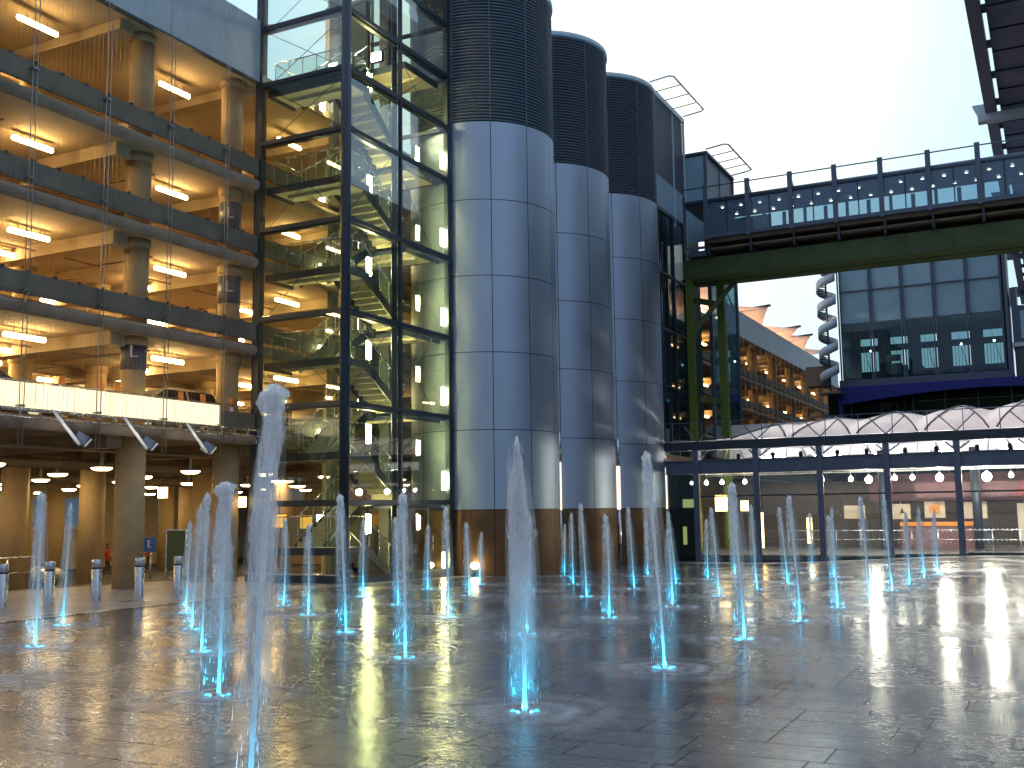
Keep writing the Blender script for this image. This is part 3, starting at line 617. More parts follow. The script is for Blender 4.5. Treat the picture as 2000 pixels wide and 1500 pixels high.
for k in range(len(lv) - 1):
    z0, z1 = lv[k] + .08, lv[k + 1] - .08
    if k: 
        b = MB(); b.box(TX0 + .17, TX1 - .2, TY0, TY0 + .02, z0, z1); b.build('glass_pane', M['glass'], tw)
        b = MB(); b.box(TX1 - .03, TX1 - .01, TY0 + .23, 31.19, z0, z1); b.build('glass_pane', M['glass'], tw)
    b = MB(); b.box(TX1 - .03, TX1 - .01, 31.31, TY1 - .11, z0, z1); b.build('glass_pane', M['glass'], tw)
    b = MB()
    for (p, q) in (((TX0 + .2, TY0 + .3, z0), (TX1 - .25, TY0 + .3, z1)), ((TX0 + .2, TY0 + .32, z1), (TX1 - .25, TY0 + .32, z0)), ((TX1 - .3, TY0 + .3, z0), (TX1 - .3, 31.1, z1)), ((TX1 - .32, 31.4, z1), (TX1 - .32, TY1 - .7, z0)), ((TX1 - .34, 31.4, z0), (TX1 - .34, TY1 - .7, z1))):
        if k and not (k % 2 and p[1] > 31): b.tube([p, q], 0.012, 5)
    if b.v: b.build('brace_rod', M['steel'], tw)
b = MB(); b.box(TX0 - .2, TX1 + .05, TY0 - .12, TY0 - .045, -0.4, 0.16); b.box(TX1 + .045, TX1 + .12, TY0 - .12, TY1, -0.4, 0.1); b.build('plinth', M['steel'], tw)
b = MB(); b.box(TX0 - .2, TX1 - .1, TY0 - .14, TY0 - .045, 0.165, 0.20); b.build('plinth_cap', M['stainless'], tw)
# door on the right bay
d = MB(); d.box(TX1 + .0, TX1 + .06, 33.0, 33.08, -0.2, 2.3); d.box(TX1 + .0, TX1 + .06, 34.2, 34.28, -0.2, 2.3); d.box(TX1 + .0, TX1 + .06, 33.08, 34.2, 2.2, 2.3); dd = d.build('door', M['steel'], tw)
d = MB(); d.tube([(TX1 + .1, 33.2, 0.7), (TX1 + .1, 33.2, 1.3)], 0.015, 6); d.build('handle', M['stainless'], dd)
# stairs
ZF = [-0.5] + ZT[:5] + [18.9]
def flight(x0, x1, ya, za, yb, zb_):
    n = 9; b = MB(); dy = (yb - ya) / n; dz = (zb_ - za) / n
    for i in range(n):
        y0 = ya + dy * i; z = za + dz * (i + 1)
        if dz > 0: b.box(x0, x1, min(y0, y0 + dy), max(y0, y0 + dy) + .02, z - .07, z); b.box(x0, x1, y0 - .01, y0 + .05, z - dz - .07, z - .071)
    o = b.build('stair_flight', M['soffit_stair'], tw)
    b = MB()
    for x in (x0 - .03, x1 + .03): b.bar((x, ya, za - .02), (x, yb, zb_ - .02), 0.05, 0.30)
    b.build('stringer', M['steel'], o)
    b = MB()
    for x in (x0 - .03, x1 + .03):
        b.add([(x, ya, za + .16), (x, yb, zb_ + .16), (x, yb, zb_ + .98), (x, ya, za + .98)], [(0, 1, 2, 3)])
    b.build('balustrade', M['balu'], o)
    b = MB()
    for x in (x0 - .03, x1 + .03):
        b.tube([(x, ya, za + 1.02), (x, yb, zb_ + 1.02)], 0.025, 8)
        for i in range(4): t_ = (i + .5) / 4; b.tube([(x, ya + (yb - ya) * t_, za + (zb_ - za) * t_ + .1), (x, ya + (yb - ya) * t_, za + (zb_ - za) * t_ + 1.0)], 0.014, 6)
    b.build('handrail', M['stainless'], o)
def landing(x0, x1, y0, y1, z):
    b = MB(); b.box(x0, x1, y0, y1, z - .09, z); b.box(x0 + .3, x1 - .3, (y0 + y1) / 2 - .04, (y0 + y1) / 2 + .04, z - .2, z - .091); o = b.build('landing', M['soffit_stair'], tw)
    b = MB(); b.box(x0 - .05, x1 + .05, y0 - .06, y0 - .005, z - .22, z + .03); b.box(x1 + .005, x1 + .055, y0, y1, z - .22, z + .03); b.box(x0 - .055, x0 - .005, y0, y1, z - .22, z + .03); b.build('edge_beam', M['steel'], o)
    return o
for k in range(len(ZF) - 1):
    f0, f1 = ZF[k], ZF[k + 1]; mid = (f0 + f1) / 2
    o = landing(TX0 + .2, TX1 - .34, TY0 + .34, 29.7, mid)
    b = MB(); b.add([(TX0 + .35, TY0 + .42, mid + .05), (TX1 - .42, TY0 + .42, mid + .05), (TX1 - .42, TY0 + .42, mid + 1.0), (TX0 + .35, TY0 + .42, mid + 1.0)], [(0, 1, 2, 3)])
    b.add([(TX1 - .40, TY0 + .45, mid + .05), (TX1 - .40, 29.7, mid + .05), (TX1 - .40, 29.7, mid + 1.0), (TX1 - .40, TY0 + .45, mid + 1.0)], [(0, 1, 2, 3)]); b.build('balustrade', M['balu'], o)
    b = MB(); b.tube([(TX0 + .35, 29.7, mid + 1.04), (TX0 + .35, TY0 + .42, mid + 1.04), (TX1 - .42, TY0 + .42, mid + 1.04), (TX1 - .42, 29.7, mid + 1.04)], 0.025, 8)
    for i in range(6): x = TX0 + .35 + i * .6; b.tube([(x, TY0 + .44, mid), (x, TY0 + .44, mid + 1.04)], .014, 6)
    b.build('handrail', M['stainless'], o)
    landing(TX0 + .1, TX1 - .45, 32.25, TY1 - .1, f1)
    flight(-22.0, -20.85, 32.2, f0, 29.75, mid)
    flight(-23.6, -22.45, 29.75, mid, 32.2, f1)
for k in range(len(lv) - 1): b = MB(); b.box(TX0 + .05, TX1 - .2, TY1 + .1, TY1 + .12, lv[k] + .08, lv[k + 1] - .08); b.build('glass_pane', M['glass'], tw); b = MB(); b.box(TX0 + .05, TX1 - .2, TY1 + .05, TY1 + .14, lv[k + 1] - .075, lv[k + 1] + .075); b.build('transom', M['steel'], tw)
# core walls and columns behind
b = MB(); b.box(-27.0, -24.6, 35.6, 35.8, -0.9, 24); b.build('core_wall', M['core'], tw)
b = MB(); b.box(-23.3, -22.85, TY1 - .35, TY1 - .02, -0.5, 24.3); b.box(-24.3, -24.1, 32.3, 32.7, -.5, 24.3); b.build('core_column', M['core_dark'], tw)
b = MB(); b.cyl(-25.6, 34.6, -0.4, 24, 0.42, 24); b.build('core_column', M['core'], tw)
b = MB(); b.box(TX0 - .1, TX1 + .05, TY0, TY1 + .3, 24.52, 24.7); b.build('roof', M['steel'], tw)
gs = 'vertical lamps on the landings of the stair tower'
s0 = None
for k in range(len(ZF) - 1):
    mid = (ZF[k] + ZF[k + 1]) / 2
    for j, (x, y, z) in enumerate(((-21.9, 31.6, ZF[k + 1] - .75), (-23.9, 31.4, mid + .75), (-20.48, 34.5, ZF[k] + 0.8))):
        lab = ('twin vertical lamp between the two stair flights of the glass tower', 'twin vertical lamp on the car park side of the glass tower', 'twin vertical lamp at the back landing next to the first silo')[j]
        if s0 is None:
            s0 = thing('stair_lamp', (x, y, z), lab, 'lamp', gs)
            for s in (-.09, .09):
                b = MB(); b.tube([(x, y + s, z - .32), (x, y + s, z + .32)], 0.028, 8); b.build('tube', M['stairlamp'], s0)
            b = MB(); b.box(x - .06, x - .035, y - .14, y + .14, z - .36, z + .36); b.build('backplate', M['whitep'], s0)
        else: dup(s0, (x, y, z), lab, gs + ', ' + ('between flights', 'car park side', 'silo side')[j])
s0['group'] = gs + ', between flights'
# bright floodlight seen in the upper right panes
t = thing('tower_floodlight', (-22.6, 33.0, 19.8), 'very bright floodlight glaring behind the upper right panes of the stair tower', 'floodlight')
b = MB(); b.box(-22.85, -22.35, 33.05, 33.2, 19.65, 20.05); b.build('housing', M['steel'], t)
b = MB(); b.box(-22.8, -22.4, 33.02, 33.047, 19.69, 20.01); b.build('lens', M['flood'], t)

# ------------------------------------------------------------------ silos
SR = 2.98
BANDS = [2.2, 5.2, 8.17, 11.15, 14.15, 17.3]; LTOP = 23.15
def silo(cx, cy, label, top):
    t = thing('silo', (cx, cy, 0), label, 'silo', 'three clad cylindrical silos')
    b = MB(); b.lathe(cx, cy, [(SR - .035, -0.45), (SR - .035, BANDS[-1])], 96); b.build('backing', M['groove'], t)
    def panels(z0, z1, mt, name):
        b = MB()
        for k in range(12):
            a0 = math.radians(4.6 + 30 * k + .28); a1 = math.radians(4.6 + 30 * k + 29.72)
            b.lathe(cx, cy, [(SR, z0 + .014), (SR, z1 - .014)], 14, a0, a1)
        b.build(name, mt, t)
    for i in range(len(BANDS) - 1): panels(BANDS[i], BANDS[i + 1], M['metal'], 'metal_cladding')
    panels(-0.45, BANDS[0], M['bronze'], 'base_cladding')
    b = MB(); pr = []; z = BANDS[-1] + .03
    while z < top: pr += [(SR - .12, z), (SR + .0, z + .02), (SR + .01, z + .05), (SR - .12, z + .085)]; z += 0.13
    b.lathe(cx, cy, pr, 72, smooth=False); b.build('louvre_drum', M['louvre'], t)
    b = MB()
    for k in range(12):
        a = math.radians(4.6 + 30 * k); b.bar((cx + (SR + .012) * math.cos(a), cy + (SR + .012) * math.sin(a), BANDS[-1]), (cx + (SR + .012) * math.cos(a), cy + (SR + .012) * math.sin(a), top), 0.022, 0.02)
    b.build('cover_strip', M['louvre'], t)
    b = MB(); b.lathe(cx, cy, [(SR - .2, top), (SR + .05, top), (SR + .07, top + .03), (SR + .07, top + .2), (SR + .03, top + .23), (0.001, top + .23)], 96); b.build('rim', M['rim'], t)
SIL = [(-20.5, 37.8), (-20.36, 43.6), (-19.9, 49.0)]
silo(*SIL[0], 'nearest silver silo with dark louvred top running out of the picture, beside the stair tower', LTOP)
silo(*SIL[1], 'middle silver silo with dark louvred top and pale rim', LTOP)
silo(*SIL[2], 'farthest and narrowest silver silo with dark top, beside the long glass hall', LTOP)
for (x, y, lab) in ((-18.59, 40.75, 'slim metal strip with a painted glint between the nearest and middle silo'), (-18.12, 46.3, 'slim metal strip with a painted glint between the middle and farthest silo'), (-17.08, 49.9, 'slim metal strip with a painted glint between the farthest silo and the glass hall')):
    t = thing('glint_strip', (x, y, 0), lab, 'metal strip', 'metal strips with painted glints beside the silos')
    b = MB(); b.cyl(x, y, 2.15, 4.15, 0.09, 16); b.build('painted_glint', M['strip'], t)  # glow stands in for light reflected on the metal strip
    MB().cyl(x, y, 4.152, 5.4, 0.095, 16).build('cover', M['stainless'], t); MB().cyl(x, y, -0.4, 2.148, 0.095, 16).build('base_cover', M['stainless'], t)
t = thing('ground_lamp', (-19.4, 34.75, -0.3), 'low glowing lamp at the foot of the nearest silo beside the stair tower door', 'ground lamp')
b = MB(); b.sphere((-19.35, 34.75, 0.15), 0.16, 16, 0.7); b.build('glass_globe', lamp('ground_lamp_glass', (1, 0.85, 0.45), 34), t)
b = MB(); b.cyl(-19.35, 34.75, -0.4, 0.02, 0.12, 16); b.build('post', M['steel'], t)

# ------------------------------------------------------------------ service block and second tower behind the silos
sb = thing('service_block', (-19.5, 56, 0), 'dark plant room with louvred top storey and pale glazed band behind the farthest silo', 'building')
b = MB(); b.box(-26, -18.36, 52.6, 58.5, 20.35, 24.7); b.build('louvred_storey', M['louvre'], sb)
b = MB()
for z in [20.5 + .16 * i for i in range(26)]: b.box(-18.36, -18.31, 52.6, 58.5, z, z + .07)
b.build('louvre_blades', M['louvre'], sb)
b = MB(); b.box(-18.34, -18.24, 56.5, 56.56, 18.0, 24.7); b.box(-18.3, -18.2, 58.42, 58.54, 5, 24.8); b.build('cover_strip', M['rim'], sb)
b = MB(); b.box(-26.2, -18.2, 52.5, 58.6, 24.72, 25.0); b.build('roof_edge', M['rim'], sb)
b = MB(); b.box(-26, -18.36, 52.6, 58.5, 18.6, 20.33); b.build('glazed_band', mat('pale_blue_glass', (0.30, 0.42, 0.52), 0.15), sb)
b = MB(); b.box(-18.36, -18.33, 52.6, 58.5, 5.0, 18.4); b.build('lobby_glass', M['dglass'], sb)
b = MB(); b.box(-26, -22.0, 52.6, 58.5, 4.8, 18.55)
for z in (5.7, 8.75, 11.85, 14.95): b.box(-22, -18.5, 52.6, 58.5, z - .3, z)
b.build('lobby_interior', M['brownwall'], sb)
b = MB()
for z in (5.7, 8.75, 11.85, 14.95, 18.45): b.box(-18.33, -18.25, 52.6, 58.4, z - .12, z)
for y in (53.5, 55.9, 58.1): b.box(-18.33, -18.22, y, y + .09, 4.8, 18.4)
b.build('lobby_frame', M['steel'], sb)
for (y, z) in ((54.6, 8.0), (55.3, 7.8), (56.4, 7.7), (55.0, 16.7), (57.2, 16.6)):
    t = MB(); t.box(-19.6, -19.5, y, y + .14, z, z + .06); o = t.build('lobby_lamp', M['down']); tag(o, 'tiny warm lamp behind the dark lobby glass right of the farthest silo', 'lamp', 'lamps in the dark lobby')
t = MB(); t.box(-19.4, -19.35, 57.4, 57.7, 8.2, 8.35); tag(t.build('exit_light', M['green_lit']), 'small green light in the dark lobby left of the green column', 'light')
def roof_loop(x, ya, yb, z, label):
    t = thing('roof_rail', (x, (ya + yb) / 2, z), label, 'railing')
    b = MB(); b.tube([(x, ya, z), (x + 1.1, ya, z + .12), (x + 1.3, ya + .2, z + .12), (x + 1.3, yb - .2, z + .12), (x + 1.1, yb, z + .12), (x, yb, z)], 0.05, 8); b.build('tube_frame', M['rim'], t)
    for i in range(1, 4): y = ya + (yb - ya) * i / 4; MB().tube([(x - .2, y, z), (x + 1.3, y, z + .12)], .03, 6).build('strut', M['steel_blue'], t)
roof_loop(-18.2, 52.6, 58.4, 25.1, 'projecting white tube rail on the roof edge behind the farthest silo')
tb = thing('lift_tower', (-18.5, 61.5, 0), 'teal glass lift tower with dark louvred head at the left end of the footbridge', 'tower')
b = MB(); b.box(-20.5, -17.05, 58.7, 64.4, 19.6, 22.7); b.build('head', M['louvre'], tb)
b = MB(); b.box(-20.5, -17.1, 58.62, 58.695, 17.5, 22.6); b.build('side_panel', M['tealpanel'], tb)
b = MB(); b.box(-17.15, -16.95, 58.6, 58.78, 5, 22.8); b.box(-17.15, -16.95, 64.3, 64.5, 5, 22.8); b.box(-20.6, -16.9, 58.55, 64.5, 22.72, 22.86); b.box(-17.04, -17.0, 61.5, 61.56, 5, 22.7); b.build('frame', M['steel_blue'], tb)
b = MB(); b.box(-17.04, -17.02, 58.8, 64.3, 5, 19.55); b.build('glass_wall', glass('lift_glass', (0.5, 0.72, 0.74), 1.0, body=0.25, bodycol=(0.05, 0.14, 0.17)), tb)
b = MB(); b.box(-20.6, -20.5, 58.7, 64.4, 4, 19.5); b.box(-20, -18.2, 58.7, 60.6, 4, 19.5); b.build('lift_shaft', M['core_dark'], tb)
b = MB()
for z in (6.5, 9.6, 12.7, 15.8): b.tube([(-17.1, 61.5, z), (-17.1, 64.3, z + 1.5)], .06, 6); b.tube([(-17.12, 61.5, z + 3), (-17.12, 64.3, z + 1.5)], .06, 6); b.tube([(-17.1, 58.8, z), (-17.1, 64.3, z)], .05, 6)
b.build('brace', M['steel'], tb)
roof_loop(-17.0, 58.7, 64.3, 23.0, 'projecting tube rail on the lift tower roof above the footbridge end')

# ------------------------------------------------------------------ footbridge
br = thing('footbridge', (-2, 56, 16.6), 'long glazed footbridge with grey fins on a green girder crossing the right of the picture', 'footbridge')
BX0, BX1, BY0, BY1 = -15.95, 18.0, 54.4, 57.9
b = MB(); b.box(BX0, BX1, BY0 - .08, BY0 + .12, 16.52, 16.72); b.box(-17.1, BX0 - .01, BY0 + .6, BY0 + .7, 15.9, 16.05); b.build('sill_beam', M['steel_blue'], br)
b = MB(); b.tube([(-17.1, BY0 + .1, 18.58), (BX1, BY0 + .1, 18.58)], 0.15, 14); b.tube([(-17.1, BY1 - .1, 18.58), (BX1, BY1 - .1, 18.58)], 0.15, 14); b.build('roof_tube', M['steel_blue'], br)
b = MB(); b.box(-17.1, BX1, BY0 + .26, BY1 - .26, 18.42, 18.62); b.build('roof_panel', mat('bridge_soffit', (0.20, 0.235, 0.29), 0.4, var=0.15, vs=3), br)
b = MB(); x = -16.9
while x < BX1: b.bar((x, BY0 + .3, 18.40), (x + .9, BY1 - .3, 18.40), 0.035, 0.02); x += .45
b.build('ceiling_slats', M['steel_blue'], br)
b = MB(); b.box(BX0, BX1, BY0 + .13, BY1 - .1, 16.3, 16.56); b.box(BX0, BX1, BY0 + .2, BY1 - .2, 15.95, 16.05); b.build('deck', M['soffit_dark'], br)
x = BX0 + .1
while x < BX1: MB().box(x, x + .12, BY0 + .1, BY1, 15.62, 16.29).build('deck_rib', M['steel'], br); x += 2.25
b = MB(); b.tube([(-17.1, BY0 + .05, 19.38), (BX1, BY0 + .05, 19.38)], 0.035, 8); b.build('handrail', M['steel_blue'], br)
fx = [-15.85] + [-13.58 + 2.24 * i for i in range(14)]
for x in fx:
    b = MB(); b.box(x - .12, x + .12, BY0 - .14, BY0 + .03, 16.45, 19.48); b.poly([(x - .03, BY0 + .04, 19.42), (x - .03, BY0 + 1.3, 18.66), (x - .03, BY0 + .04, 18.70)], (.06, 0, 0)); b.build('fin', M['steel_blue'], br)
    MB().box(x - .08, x + .08, BY1 - .02, BY1 + .1, 16.5, 18.8).build('rear_post', M['steel_blue'], br)
for i in range(len(fx) - 1):
    b = MB(); b.box(fx[i] + .13, fx[i + 1] - .13, BY0 + .0, BY0 + .02, 16.73, 18.43); b.build('glass_pane', M['bglass'], br)
for i in range(len(fx) - 1):
    x = (fx[i] + fx[i + 1]) / 2; MB().box(x - .025, x + .025, BY0 - .03, BY0 + .05, 16.73, 18.42).build('mullion', M['steel'], br)
    MB().box(x - .1, x + .1, BY1 - .05, BY1, 16.6, 18.4).build('rear_mullion', M['steel'], br)
b = MB(); b.box(BX0, BX1, BY1 - .03, BY1 + .0, 17.2, 17.26); b.build('far_rail', M['steel_blue'], br)
b = MB(); b.box(-17.15, -17.0, BY0 - .02, BY0 + .12, 15.9, 19.0); b.box(-17.1, -15.98, BY0 + .05, BY0 + .1, 16.0, 16.15); b.box(-17.1, -16, BY0 + .3, BY1, 15.7, 15.88); b.build('end_frame', M['steel_blue'], br)
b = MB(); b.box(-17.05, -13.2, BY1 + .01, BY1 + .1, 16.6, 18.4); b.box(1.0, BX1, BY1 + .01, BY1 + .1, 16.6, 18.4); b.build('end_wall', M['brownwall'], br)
b = MB(); b.box(-17.4, BX1, 55.0, 56.2, 14.62, 15.62); b.build('girder', M['green'], br)
b = MB(); b.box(-17.4, BX1, 54.94, 56.26, 14.56, 14.615); b.box(-17.4, BX1, 56.45, 57.5, 14.56, 14.615); b.build('girder_flange', M['green'], br)
b = MB(); b.box(-17.4, BX1, 56.5, 57.45, 14.62, 15.62); b.build('rear_girder', M['green'], br)
b = MB(); x = -15
while x < BX1: b.box(x, x + .05, 54.965, 54.995, 14.62, 15.62); x += 2.25
b.build('stiffener', M['green'], br)
for (x0, x1, y0, y1) in ((-17.34, -16.98, 55.0, 55.35), (-16.2, -15.78, 57.0, 57.4)):
    b = MB(); b.box(x0, x1, y0, y1, -0.4, 14.55); b.build('column', mat('olive_steel', (0.10, 0.15, 0.012), 0.45), br)
b = MB(); b.bar((-17.1, 55.2, 11.6), (-15.0, 56.5, 14.5), .25, .25); b.bar((-16.9, 55.3, 13.4), (-16.1, 57.1, 13.4), .2, .3); b.bar((-16.9, 55.3, 8), (-16.1, 57.1, 8), .2, .3); b.build('brace', M['green'], br)
dg = None
for i in range(17):
    for j, y in enumerate((55.3, 56.9)):
        x = -15.2 + i * 1.02 + j * .35
        if dg is None:
            dg = thing('downlight', (x, y, 18.37), 'small round warm downlight in the footbridge ceiling', 'downlight', 'downlights in the footbridge ceiling')
            b = MB(); b.cyl(x, y, 18.345, 18.37, 0.075, 12); b.build('lens', M['down'], dg)
            b = MB(); b.lathe(x, y, [(.08, 18.35), (.11, 18.35), (.11, 18.38), (.08, 18.38)], 12); b.build('ring', M['stainless'], dg)
        else: dup(dg, (x, y, 18.37), dg['label'])

# ------------------------------------------------------------------ glass hall
HX0, HX1, HY = -17.0, 16.0, 50.0
hl = thing('glass_hall', (-5, 56, 0), 'long low glazed hall with steel columns and a billowing pale membrane roof', 'hall')
gzl = lambda x: gz(x, HY)
cxs = [-15.47 + 2.92 * i for i in range(11)]
b = MB(); b.box(HX0, HX1, HY - .35, HY + .25, 4.93, 5.35); b.build('roof_beam', M['steel'], hl)
b = MB(); b.box(HX0, HX1, HY - .2, HY + .1, 3.86, 4.40); b.box(HX0, HX1, HY - .28, HY + .18, 4.405, 4.46); b.box(HX0, HX1, HY - .28, HY + .18, 3.80, 3.855); b.build('lintel_beam', M['steel_blue'], hl)
for x in cxs:
    b = MB(); b.box(x - .14, x + .14, HY - .30, HY - .205, gzl(x), 4.92); b.box(x - .03, x + .03, HY - .2, HY + .1, gzl(x), 3.79); b.box(x - .12, x + .12, HY - .2, HY + .3, 4.47, 4.92)
    b.build('column', M['steel_blue'], hl)
    b = MB(); b.bar((x, HY, 4.5), (x - .5, HY + .5, 4.92), .06); b.bar((x, HY, 4.5), (x + .5, HY + .5, 4.92), .06); b.build('bracket', M['steel'], hl)
for i, x in enumerate(cxs[:-1]):
    x1 = cxs[i + 1]; g = gzl((x + x1) / 2)
    b = MB(); b.box(x + .15, x1 - .15, HY - .03, HY - .01, g + .1, 3.79); p_ = b.build('glass_pane', M['glass'], hl)
    if i >= 3:
        b = MB(); n = 13
        for k in range(n):
            for zz in (g + 1.10 + .0, g + .62):
                xx = x + .3 + (x1 - x - .6) * (k + .25 * (zz > g + 1)) / n
                b.add([(xx + .028 * math.cos(2 * PI * j / 8), HY - .036, zz + .028 * math.sin(2 * PI * j / 8)) for j in range(8)], [tuple(range(8))])
        b.build('glass_dots', mat('glass_dots', (0.9, 0.9, 0.9), 0.3) if i == 3 else bpy.data.materials['glass_dots'], p_)
    b = MB(); b.box(x + .141, x1 - .141, HY - .1, HY + .04, 2.68, 2.75); b.box(x + .141, x1 - .141, HY - .12, HY + .06, g - .1, g + .12); b.build('transom', M['steel'], hl)
    b = MB(); b.box(x + .15, x1 - .15, HY - .01, HY + .01, 4.47, 4.92); b.build('clerestory_pane', glass('clerestory_glass', (0.9, 0.92, 0.95), 0.6) if i == 0 else bpy.data.materials['clerestory_glass'], hl)
    for q in (.28, .72): b = MB(); xx = x + (x1 - x) * q; b.cyl(xx, HY - .24, 4.465, 4.60, .09, 12); b.sphere((xx, HY - .24, 4.62), .10, 10); b.build('spotlight', M['black'], hl)
b = MB(); b.box(HX0, cxs[0] - .15, HY, HY + .1, -.5, 3.79); b.build('end_panel', M['dglass'], hl)
b = MB(); b.tube([(HX0, HY - .2, 6.28), (HX1, HY - .2, 6.28)], .022, 6); b.build('roof_rail', M['steel_blue'], hl)
x = HX0 + .4
while x < HX1: MB().cyl(x, HY - .2, 5.35, 6.28, .02, 6).build('rail_post', M['steel_blue'], hl); x += 1.46
# membrane roof: billows between arched ribs
b = MB(); nx, ny = 200, 20; vs = []; fs = []
def memz(x, v):
    rise = sst((x + 16.5) / 5.5); ph = ((x + 14.2) / 2.92) % 1.0
    arch = math.sin(PI * min(1, v * 1.0)) ** 0.75
    return 5.36 + (1 + .04 * max(0, min(x, 6) + 10)) * rise * arch * (0.85 + 0.24 * math.sin(PI * ph) ** 0.8) + 0.06
for i in range(nx + 1):
    for j in range(ny + 1):
        x = HX0 + (HX1 - HX0) * i / nx; v = j / ny; vs.append((x, HY + .35 + 9.5 * v, memz(x, v)))
for i in range(nx):
    for j in range(ny): a = i * (ny + 1) + j; fs.append((a, a + ny + 1, a + ny + 2, a + 1))
b.add(vs, fs, True); b.build('membrane_roof', M['membrane'], hl)
b = MB()
for x in cxs:
    for dx in (-1.3, 1.3):
        pts = [(x + dx * (1 - 2 * v), HY + .35 + 9.5 * v * .8, memz(x + dx * (1 - 2 * v), v * .8) + .06) for v in [k / 12 for k in range(13)]]
        b.tube(pts, .045, 6)
b.build('arch_rib', M['steel_blue'], hl)
for x in cxs:
    b = MB(); b.tube([(x, HY + .1, 5.36), (x - .75, HY + .5, 6.15)], .03, 6); b.tube([(x, HY + .1, 5.36), (x + .75, HY + .5, 6.15)], .03, 6); b.build('roof_strut', M['steel_blue'], hl)
b = MB(); b.box(HX0, HX1, HY + .2, 62.9, -0.55, -0.06); b.build('floor', M['asphalt'], hl)
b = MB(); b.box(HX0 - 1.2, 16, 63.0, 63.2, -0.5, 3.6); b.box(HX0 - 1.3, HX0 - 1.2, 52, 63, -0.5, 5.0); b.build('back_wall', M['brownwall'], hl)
b = MB(); b.box(-9.5, 16, 62.85, 62.98, 2.4, 3.9); b.box(-6.5, 16, 58.0, 58.2, 2.55, 3.3); b.build('mauve_bulkhead', M['mauve'], hl)
b = MB(); b.poly([(-1.9, 57.0, 2.6), (3.0, 57.0, 2.3), (3.0, 57.0, 3.9), (-.8, 57.0, 3.8), (-1.5, 57.0, 3.3)], (0, .2, 0)); b.build('red_wall', M['red'], hl)
b = MB(); b.box(HX0, HX1, 60.1, 63, 4.5, 4.7); b.build('rear_ceiling', M['soffit_dark'], hl)
MB().box(HX0, HX1, 60.3, 60.36, 4.71, 6.9).build('clerestory_reflector', M['whitep'], hl)  # white panel added to catch lamp light and brighten the clerestory
b = MB()
for x in cxs:
    b.tube([(x, HY + .3, 4.3), (x + 1.4, 55, 4.75), (x + 2.9, 60, 4.4)], .05, 6); b.tube([(x + 2.9, HY + .3, 4.3), (x + 1.4, 55, 4.75), (x, 60, 4.4)], .05, 6)
    b.tube([(x, HY + .4, 4.5), (x + .6, HY + 1.0, 5.3)], .035, 6); b.tube([(x + 2.2, HY + .4, 4.5), (x + 1.7, HY + 1.2, 5.4)], .05, 6); b.tube([(x + 1.2, HY + .6, 4.5), (x + 1.3, HY + 1.4, 5.5)], .03, 6)
b.tube([(HX0, 53.9, 3.9), (HX1, 53.9, 3.9)], .018, 6); b.tube([(HX0, 56.6, 3.9), (HX1, 56.6, 3.9)], .04, 6)
b.build('roof_truss', M['whitep'], hl)
for x in (-8.0, -3.6, 1.5, 5):
    b = MB(); b.tube([(x, 57.5, -0.1), (x, 57.5, 5.0)], .22, 12); b.build('inner_column', M['steel'], hl)
# hall lamps
gg = 'round lamps hanging in the glass hall'
def hang(x, y, z, r, m_, name, label, group):
    t = thing(name, (x, y, z), label, 'lamp', group)
    b = MB(); b.sphere((x, y, z), r, 16); b.build('globe', m_, t)
    b = MB(); b.cyl(x, y, z + r, z + r + .08, .06, 10); b.cyl(x, y, z + r + .08, 4.5, .012, 6); b.build('stem', M['whitep'], t)
for x in (-18.24, -17.46, -15.42, -14.22, -8.98, -6.93, -6.14, -1.86, -0.6, 1.8, 3.4, 5.5):
    xx = x * 53.5 / 54
    if xx < -16.6: xx += 1.2
    hang(xx, 53.5, 3.46, .105 if x > -10 else .10, M['globe'], 'globe_lamp', 'small round white lamp hanging inside the glass hall', gg)
for x, lab in ((-8.14, 'glaring floodlight inside the hall, leftmost of the big ones'), (-4.93, 'glaring floodlight inside the hall behind the middle bay'), (-2.89, 'largest glaring floodlight inside the hall near its right end'), (0.6, 'glaring floodlight inside the hall at the right picture edge')):
    hang(x * 53.5 / 54, 53.5, 3.42, .16 if x < -4 else .20, M['flood'], 'flood_lamp', lab, 'glaring floodlights in the glass hall')
for i in range(18):  # added lamps brighten membrane and clerestory; front row hides behind the lintel
    x = -14 + i % 9 * 3.0; yy_, zz_ = (51.2, 4.10) if i < 9 else (59.0, 4.9); o = MB().box(x - .7, x + .7, yy_, yy_ + .15, zz_, zz_ + .06).build('fill_bar', lamp('fill_bar_glow', (1.0, .9, .8), 70) if i == 0 else bpy.data.materials['fill_bar_glow']); tag(o, 'thin fill lamp added under the membrane roof to brighten it', 'lamp', 'fill lamps added under the membrane roof')
def litbox(x0, x1, y, z0, z1, label, m_='box_lit'):
    t = thing('lit_sign', ((x0 + x1) / 2, y, z0), label, 'sign', 'lit box signs inside the glass hall')
    b = MB(); b.box(x0, x1, y - .08, y, z0, z1); b.build('lit_box', M[m_], t); b = MB(); b.box(x0 - .03, x1 + .03, y - .09, y + .06, z1 + .002, z1 + .04); b.box(x0 - .03, x1 + .03, y - .09, y + .06, z0 - .04, z0 - .002); b.build('frame', M['steel'], t)
litbox(-16.95, -16.35, 52.2, 2.2, 2.62, 'wide low lit box sign in the hall next to the farthest silo')
litbox(-15.5, -14.9, 53, 2.0, 2.8, 'largest lit box sign in the hall, second bay')
litbox(-14.2, -13.82, 53, 2.0, 2.5, 'smaller lit box sign to the right of the largest one')
litbox(-16.98, -16.80, 52.2, 0.35, 1.25, 'narrow upright lit panel in the hall next to the farthest silo')
litbox(-13.95, -13.6, 55, 0.1, 1.9, 'tall yellow lit panel behind the third jet of the hall front')
litbox(-11.6, -11.35, 56, 0.3, 1.6, 'tall narrow yellow lit panel in the hall behind the second full bay')
